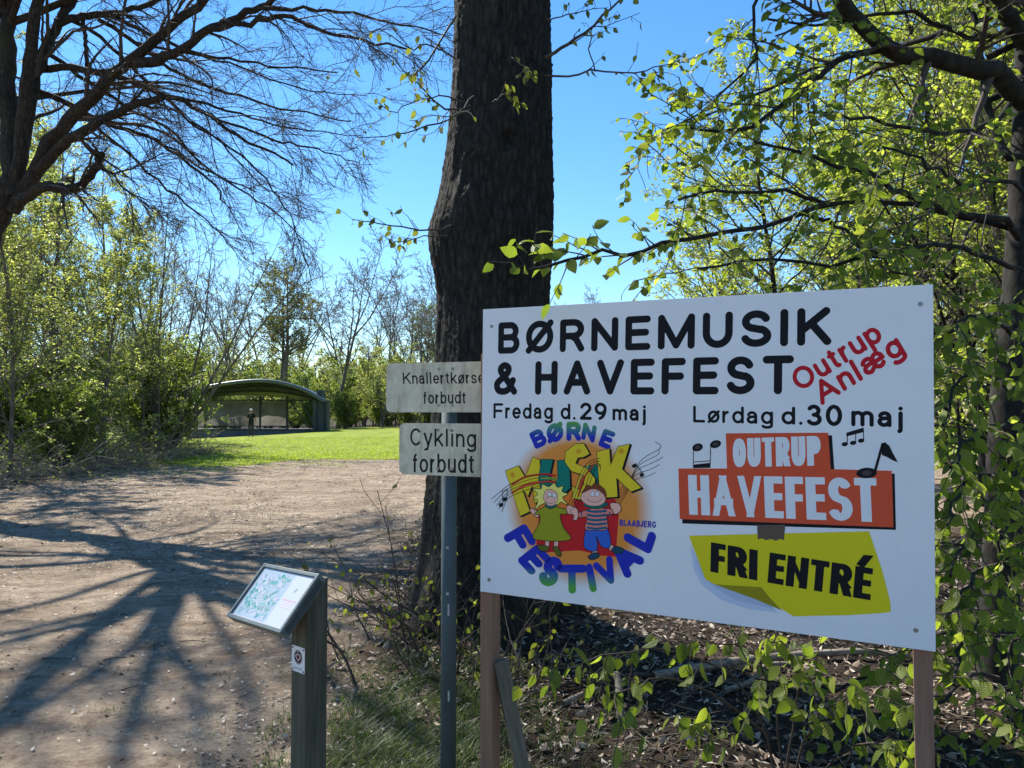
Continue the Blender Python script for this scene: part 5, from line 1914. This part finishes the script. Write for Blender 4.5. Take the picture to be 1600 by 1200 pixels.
# ------------------------------------------------------------------ brown brush along the wood edge
g, gl = Geo(), Geo()
n = 5200
bxs = rng.uniform(-22, -9.6, n)
bys = rng.uniform(15, 33, n)
lim = -10.7 - .12 * np.maximum(0, bys - 19) - 2.2 * np.exp(-((bys - 16) / 1.6) ** 2)
ok = (bxs < lim + .5 * wav(bxs, bys)) & (bxs > lim - 4.5)
bxs, bys = bxs[ok], bys[ok]
n = len(bxs)
p0 = np.stack([bxs, bys, hgt(bxs, bys)], -1)
d0 = np.stack([rng.normal(.25, .7, n), rng.normal(-.2, .7, n), rng.uniform(.3, 1.3, n)], -1)
S = grow(p0, d0, rng.uniform(.5, 2.1, n), 8, (0, 0, -.9), .16)
g.tube(S, rng.uniform(.005, .012, (n, 1)) * np.linspace(1, .4, 8)[None], 4)
o = g.build('dead_brush', M['twig_pale'], None)
tag(o, 'tangle of dead brown bramble stalks along the foot of the left wood', 'brush', kind='stuff')
leaves_on(gl, S[rng.random(n) < .55], 7, .075, 0, s0=.3, droop=.2, flat=.6)
o = gl.build('bramble_leaves', M['leaf_wood'], None, False)
tag(o, 'low green bramble leaves among the brown stalks by the left wood', 'undergrowth', kind='stuff')

# ------------------------------------------------------------------ fallen branches and sticks
def stick(name, label, pts, r0, r1, m, cat='branch', group=None, sides=10, cut=True):
    p = np.array(pts, float)
    base = p[0].copy()
    o = Geo()
    q = resample(p - base, 14)
    q[1:-1] += rng.normal(0, r0 * .18, (12, 3))
    o.capped(q, np.linspace(r0, r1, 14), sides)
    ob = o.build(name, m, None)
    ob.location = base
    return tag(ob, label, cat, group)


def gp(px, py, dz=0.):
    """point on the ground under a photo pixel"""
    c0 = np.array([0, 0, EYE])
    d = at(px, py, 1.) - c0
    Yk = 1.65 / (-d[2])
    for _ in range(30):
        p = c0 + d * Yk
        Yk += (p[2] - float(hgt(p[0], p[1]))) / (-d[2]) * .7
    p = c0 + d * Yk
    return p + np.array([0, 0, dz])


M['log'] = barkmat('pale weathered branch bark', (.10, .08, .06), (.34, .29, .23), bump=.4, ridge=(3, 14, 14), dist=.006)
stick('fallen_branch', 'thick pale fallen branch lying on the litter under the board', [gp(1020, 1066, .03), gp(1110, 1050, .04), gp(1230, 1036, .04), gp(1345, 1030, .05), gp(1420, 1040, .06)], .030, .017, M['log'])
stick('fallen_branch', 'crooked pale fallen branch just below the thick one under the board', [gp(1130, 1085, .02), gp(1180, 1070, .03), gp(1196, 1052, .05), gp(1240, 1048, .04), gp(1300, 1066, .03)], .016, .010, M['log'])
stick('fallen_branch', 'long dark fallen branch behind the sapling leaves', [gp(830, 1090, .03), gp(900, 1075, .03), gp(990, 1062, .03), gp(1090, 1062, .03)], .016, .010, M['twig'])
stick('fallen_branch', 'dark fallen branch pointing at the right board post', [gp(1190, 1078, .03), gp(1260, 1076, .03), gp(1340, 1078, .03), gp(1400, 1060, .03)], .012, .007, M['twig'])
stick('fallen_branch', 'thin grey stick lying in the grass left of the sign post', [gp(590, 1082, .012), gp(618, 1074, .012), gp(648, 1062, .012), gp(668, 1058, .02)], .007, .004, M['log'])
stick('cut_stake', 'short pale split stake standing slanted below the board', [gp(972, 1140, -.05), gp(968, 1110, .06), gp(964, 1092, .14)], .022, .02, M['old_wood'])
stick('fallen_branch', 'pale split stick right of the diagonal brace', [gp(880, 1105, .02), gp(910, 1092, .03), gp(945, 1082, .03)], .016, .010, M['log'])
TW = 'small dark twigs lying on the bare earth'
for px, py, L_ in ((250, 912, .22), (302, 1003, .2), (640, 880, .14), (205, 1075, .12), (80, 1030, .13), (250, 905, .1), (420, 860, .16), (110, 885, .12), (560, 850, .15), (330, 940, .09), (180, 1030, .14)):
    p = gp(px, py, .004)
    a = rng.normal(.2, .5)
    dv = np.array([math.cos(a), math.sin(a), 0]) * L_ / 2
    k = np.array([0, 0, .006])
    stick('small_twig', 'small dark twig lying on the trodden earth', [p - dv, p + rng.normal(0, .004, 3) * [1, 1, 0] + k, p + dv], .0042, .0018, M['twig'], 'twig', TW, 6)


# ------------------------------------------------------------------ open-air stage
YP = 55.
sg = thing('open_air_stage', 'open-air stage with arched shell roof, pale back cloth and blue platform across the lawn', 'stage')
oP = np.array([at(415, 645, YP)[0], YP, 0.])
sg.location = oP + np.array([-.36, 0, 0])
M['stage_dark'] = pbr('dark slate painted steel and shaded underside', [(.3, (.03, .045, .05)), (.7, (.06, .08, .085))], 2, rough=.5)
M['stage_roof'] = pbr('grey green roof skin', [(.3, (.085, .105, .105)), (.7, (.13, .155, .15))], 1.5, rough=.35)
M['stage_blue'] = pbr('blue grey platform board', [(.3, (.07, .09, .13)), (.7, (.11, .13, .17))], 1, rough=.6)
mC, nt, b = newmat('pale translucent back cloth')
n1 = N(nt, 'ShaderNodeTexNoise', i_Scale=1.2, i_Detail=8)
nt.links.new(coords(nt, 'Object'), n1.inputs['Vector'])
r1 = ramp(nt, [(.3, (.15, .14, .12)), (.7, (.27, .255, .22))])
nt.links.new(n1.outputs['Fac'], r1.inputs[0])
nt.links.new(r1.outputs[0], b.inputs['Base Color'])
tr = N(nt, 'ShaderNodeBsdfTranslucent')
nt.links.new(r1.outputs[0], tr.inputs['Color'])
ms = N(nt, 'ShaderNodeMixShader')
ms.inputs[0].default_value = .5
nt.links.new(b.outputs[0], ms.inputs[1])
nt.links.new(tr.outputs[0], ms.inputs[2])
nt.links.new(ms.outputs[0], nt.nodes['Material Output'].inputs['Surface'])
M['cloth'] = mC


def sp_(px, py, Yk):
    return Vector(at(px, py, Yk) - oP)


# roof: front arch to a lower rear arch
front = [(306, 621), (318, 612), (330, 607), (350, 603), (372, 599.5), (398, 597), (420, 596.5), (440, 598.5), (462, 603), (482, 610), (500, 619), (514, 628)]
rear = [(318, 626), (330, 622), (344, 620), (362, 618.5), (382, 618), (402, 618), (420, 618.5), (438, 619.5), (456, 621), (474, 623), (492, 626), (507, 630)]
nF = 34
fr = resample([sp_(x, y, YP - 1.6) for x, y in front], nF)
rr_ = resample([sp_(x, y, YP + 5.5) for x, y in rear], nF)
rows = 9
rv = []
for th_ in (0., .16):
    for k in range(rows):
        t = k / (rows - 1)
        te = t ** 1.4
        p = fr * (1 - te) + rr_ * te
        p[:, 1] = fr[:, 1] * (1 - t) + rr_[:, 1] * t
        p[:, 2] += th_ + .18 * math.sin(math.pi * t)
        rv.append(p)
rv = np.array(rv).reshape(2, rows, nF, 3)
I = np.arange(2 * rows * nF).reshape(2, rows, nF)
fs = [np.stack([I[s, :-1, :-1], I[s, :-1, 1:], I[s, 1:, 1:], I[s, 1:, :-1]], -1).reshape(-1, 4) for s in (0, 1)]
for e in (0, -1):
    fs.append(np.stack([I[0, e, :-1], I[0, e, 1:], I[1, e, 1:], I[1, e, :-1]], -1))
    fs.append(np.stack([I[0, :-1, e], I[0, 1:, e], I[1, 1:, e], I[1, :-1, e]], -1))
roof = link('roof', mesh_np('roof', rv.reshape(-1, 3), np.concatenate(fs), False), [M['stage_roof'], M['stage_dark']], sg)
roof.data.polygons.foreach_set('material_index', (np.arange(sum(map(len, fs))) < len(fs[0])).astype(np.int32))  # dark slate on the underside faces, deepening shade that lawn bounce washes out
g = Geo()
q = fr.copy()
q[:, 2] += .06
q[:, 1] -= .06
g.tube(q, np.full(nF, .14), 8)
g.build('front_rim', M['stage_roof'], roof)
for k in range(2, rows - 1, 2):
    g = Geo()
    q = rv[0, k].copy()
    q[:, 2] -= .09
    g.tube(q, np.full(nF, .07), 6)
    g.build('roof_rib', M['stage_dark'], roof)


def beam(name, a, c, w, m, parent=sg):
    a, c = Vector(a), Vector(c)
    bm = bmesh.new()
    d = c - a
    add_box(bm, (w, w, d.length), (a + c) / 2, d.to_track_quat('Z', 'Y').to_matrix(), bevel=.01)
    return link(name, mesh_bm(name, bm), m, parent)


# platform
pts = [sp_(300, 671, YP - .6), sp_(502, 671, YP - .6), sp_(500, 671, YP + 5), sp_(318, 671, YP + 5)]
bm = bmesh.new()
top = [bm.verts.new((p.x, p.y, .42)) for p in pts]
bot = [bm.verts.new((p.x, p.y, -.7)) for p in pts]
bm.faces.new(top)
for i in range(4):
    bm.faces.new((top[i], bot[i], bot[(i + 1) % 4], top[(i + 1) % 4]))
link('platform', mesh_bm('platform', bm), M['stage_blue'], sg)
a, c = pts[0], pts[1]
beam('platform_edge', (a.x, a.y - .03, .46), (c.x, c.y - .03, .46), .09, M['stage_dark'])
# back cloth between posts
cl = [sp_(322, 631, YP + 4.4), sp_(456, 631, YP + 4.4)]
W_ = cl[1].x - cl[0].x
cx_ = np.linspace(0, W_, 40)
cz_ = np.linspace(.66, 2.55, 10)
CX, CZ = np.meshgrid(cx_, cz_)
cv = np.stack([cl[0].x + CX, cl[0].y + .05 * np.sin(CX * 2.6) + .03 * np.sin(CX * 6 + CZ * 2), CZ], -1).reshape(-1, 3)
I = np.arange(400).reshape(10, 40)
cf = np.stack([I[:-1, :-1], I[:-1, 1:], I[1:, 1:], I[1:, :-1]], -1).reshape(-1, 4)
link('back_cloth', mesh_np('back_cloth', cv, cf, True), M['cloth'], sg)
yb = YP + 4.2
for px in (328, 414, 456):
    p = sp_(px, 645, yb)
    beam('back_post', (p.x, p.y, .42), (p.x, p.y, 2.95), .13, M['stage_dark'])
a, c = sp_(318, 645, yb - .1), sp_(503, 645, yb - .1)
beam('back_rail', (a.x, a.y, 2.62), (c.x, c.y, 2.62), .10, M['stage_dark'])
beam('back_rail', (a.x, a.y, .62), (sp_(456, 645, yb).x, a.y, .62), .07, M['stage_dark'])
for x0, x1 in ((460, 492), (478, 500)):
    a, c = sp_(x0, 645, yb + .2), sp_(x1, 645, yb + .2)
    beam('diagonal_brace', (a.x, a.y, 2.6), (c.x, c.y, .45), .09, M['stage_dark'])
for px, w, yy in ((500, .22, YP - 1.2), (315, .2, YP - 1.2)):
    p = sp_(px, 645, yy)
    beam('front_post', (p.x, p.y, -.2), (p.x, p.y, 2.55 if px > 400 else 2.9), w, M['stage_dark'])
p = sp_(508.5, 645, YP - .9)
bm = bmesh.new()
add_box(bm, (.38, .9, 3.4), (p.x, p.y + .2, 1.55), bevel=.02)
link('side_column', mesh_bm('side_column', bm), M['stage_dark'], sg)
p = sp_(517, 645, YP - .6)
bm = bmesh.new()
add_box(bm, (.32, .8, 2.6), (p.x, p.y + .2, 1.2), bevel=.02)
link('side_column', mesh_bm('side_column', bm), M['stage_dark'], sg)

# ------------------------------------------------------------------ the person on the lawn
YM = 48.
mp_ = at(392, 690, YM)
man = thing('person', 'person in black t-shirt, dark trousers and pale cap walking on the lawn before the stage', 'person', (mp_[0], YM, float(hgt(mp_[0], YM)) + .02))
man.scale = (.97, .97, .97)
M['skin'] = pbr('skin', [(.3, (.36, .20, .14)), (.7, (.44, .26, .19))], 6, rough=.55)
M['black_cloth'] = pbr('black cotton', [(.3, (.010, .010, .013)), (.7, (.02, .02, .024))], 12, rough=.9)
M['denim'] = pbr('dark trousers', [(.3, (.02, .026, .034)), (.7, (.045, .055, .068))], 14, rough=.9)
M['cap'] = pbr('pale cap cloth', [(.3, (.62, .61, .58)), (.7, (.75, .74, .71))], 9, rough=.85)
M['shoe'] = pbr('dark shoe', [(.3, (.015, .014, .013)), (.7, (.03, .028, .026))], 9, rough=.7)
M['print_grey'] = pbr('faded chest print', [(.3, (.12, .12, .13)), (.7, (.2, .2, .2))], 9, rough=.8)


def skin_mesh(name, verts, edges, radii, m, parent, root=0, lv=2):
    me = bpy.data.meshes.new(name)
    me.from_pydata(verts, edges, [])
    o = link(name, me, m, parent)
    o.modifiers.new('skin', 'SKIN').use_smooth_shade = True
    for k, q in enumerate(radii):
        me.skin_vertices[0].data[k].radius = q if isinstance(q, tuple) else (q, q)
        me.skin_vertices[0].data[k].use_root = (k == root)
    s = o.modifiers.new('sub', 'SUBSURF')
    s.levels = s.render_levels = lv
    return o


V, E_, RD = [], [], []


def jt(p, r, par=None):
    V.append(p)
    RD.append(r)
    if par is not None:
        E_.append((par, len(V) - 1))
    return len(V) - 1


pel = jt((0, 0, .95), (.15, .105))
wst = jt((0, 0, 1.10), (.135, .095), pel)
che = jt((0, -.01, 1.30), (.16, .11), wst)
shl = jt((0, 0, 1.44), (.10, .08), che)
nck = jt((0, -.005, 1.52), (.055, .058), shl)
hd0 = jt((0, -.02, 1.59), (.068, .078), nck)
hd1 = jt((0, -.015, 1.68), (.076, .094), hd0)
hd2 = jt((0, -.01, 1.75), (.055, .07), hd1)
nose = jt((0, -.122, 1.655), (.012, .012), hd1)
for s in (-1, 1):
    ear = jt((s * .085, .0, 1.665), (.014, .022), hd1)
    h = jt((s * .095, 0, .90), (.088, .09), pel)
    kn = jt((s * .10, -.03 if s < 0 else .015, .49), (.058, .062), h)
    ak = jt((s * .105, .0 if s < 0 else .06, .10), (.04, .045), kn)
    ft = jt((s * .11, -.03 if s < 0 else .03, .045), (.042, .04), ak)
    toe = jt((s * .12, -.17 if s < 0 else -.11, .035), (.04, .028), ft)
    sh = jt((s * .185, .0, 1.42), (.062, .062), shl)
    el = jt((s * .262, .03, 1.14), (.042, .042), sh)
    wr = jt((s * .30, -.02, .90), (.026, .03), el)
    pm = jt((s * .305, -.03, .83), (.014, .034), wr)
    for k, (dy, L_) in enumerate(((-.028, .075), (-.010, .085), (.008, .08), (.025, .062))):
        f1 = jt((s * .305, -.032 + dy * 1.1, .79), (.0085, .0085), pm)
        f2 = jt((s * .30, -.038 + dy * 1.15, .79 - L_ * .55), (.008, .008), f1)
        jt((s * .292, -.045 + dy * 1.1, .79 - L_), (.007, .007), f2)
    t1 = jt((s * .30, -.07, .85), (.010, .010), pm)
    jt((s * .292, -.09, .81), (.0085, .0085), t1)
skin_mesh('body', V, E_, RD, M['skin'], man)
for s in (-1, 1):
    bm = bmesh.new()
    bmesh.ops.create_uvsphere(bm, u_segments=10, v_segments=8, radius=.012, matrix=Matrix.Translation((s * .031, -.102, 1.683)))
    link('eye', mesh_bm('eye', bm, True), M['shoe'], man)
bm = bmesh.new()
add_box(bm, (.045, .012, .008), (0, -.1, 1.615), bevel=.003)
link('mouth', mesh_bm('mouth', bm), pbr('lip', [(.3, (.25, .10, .09)), (.7, (.3, .12, .1))], 6), man)
V, E_, RD = [], [], []
a0 = jt((0, 0, .80), (.185, .145))
a = jt((0, 0, .88), (.182, .140), a0)
c = jt((0, 0, 1.06), (.165, .122), a)
d = jt((0, -.01, 1.28), (.178, .13), c)
e = jt((0, 0, 1.44), (.115, .09), d)
for s in (-1, 1):
    x = jt((s * .185, .0, 1.425), (.082, .08), e)
    jt((s * .235, .02, 1.20), (.070, .070), x)
tee = skin_mesh('t_shirt', V, E_, RD, M['black_cloth'], man)
bm = bmesh.new()
add_box(bm, (.15, .006, .05), (0, -.148, 1.345), bevel=.002)
link('chest_print', mesh_bm('chest_print', bm), M['print_grey'], tee)
V, E_, RD = [], [], []
a0 = jt((0, 0, 1.08), (.145, .105))
a = jt((0, 0, .98), (.16, .118), a0)
for s in (-1, 1):
    h = jt((s * .095, 0, .86), (.112, .115), a)
    kn = jt((s * .10, -.03 if s < 0 else .015, .49), (.076, .08), h)
    jt((s * .105, .0 if s < 0 else .058, .09), (.066, .07), kn)
skin_mesh('trousers', V, E_, RD, M['denim'], man)
for s in (-1, 1):
    V, E_, RD = [], [], []
    y = 0 if s < 0 else .06
    a = jt((s * .105, y + .02, .05), (.05, .05))
    jt((s * .122, y - .175, .035), (.05, .038), jt((s * .115, y - .08, .045), (.05, .045), a))
    skin_mesh('shoe', V, E_, RD, M['shoe'], man)
bm = bmesh.new()
bmesh.ops.create_uvsphere(bm, u_segments=20, v_segments=12, radius=1, matrix=Matrix.Translation((0, -.012, 1.70)) @ Matrix.Diagonal((.092, .11, .105, 1)))
bmesh.ops.bisect_plane(bm, geom=list(bm.verts) + list(bm.edges) + list(bm.faces), plane_co=(0, 0, 1.705), plane_no=(0, 0, -1), clear_outer=True)
add_cyl(bm, .06, (0, -.10, 1.706), (0, -.10, 1.714), 16)
link('cap', mesh_bm('cap', bm, True), M['cap'], man)
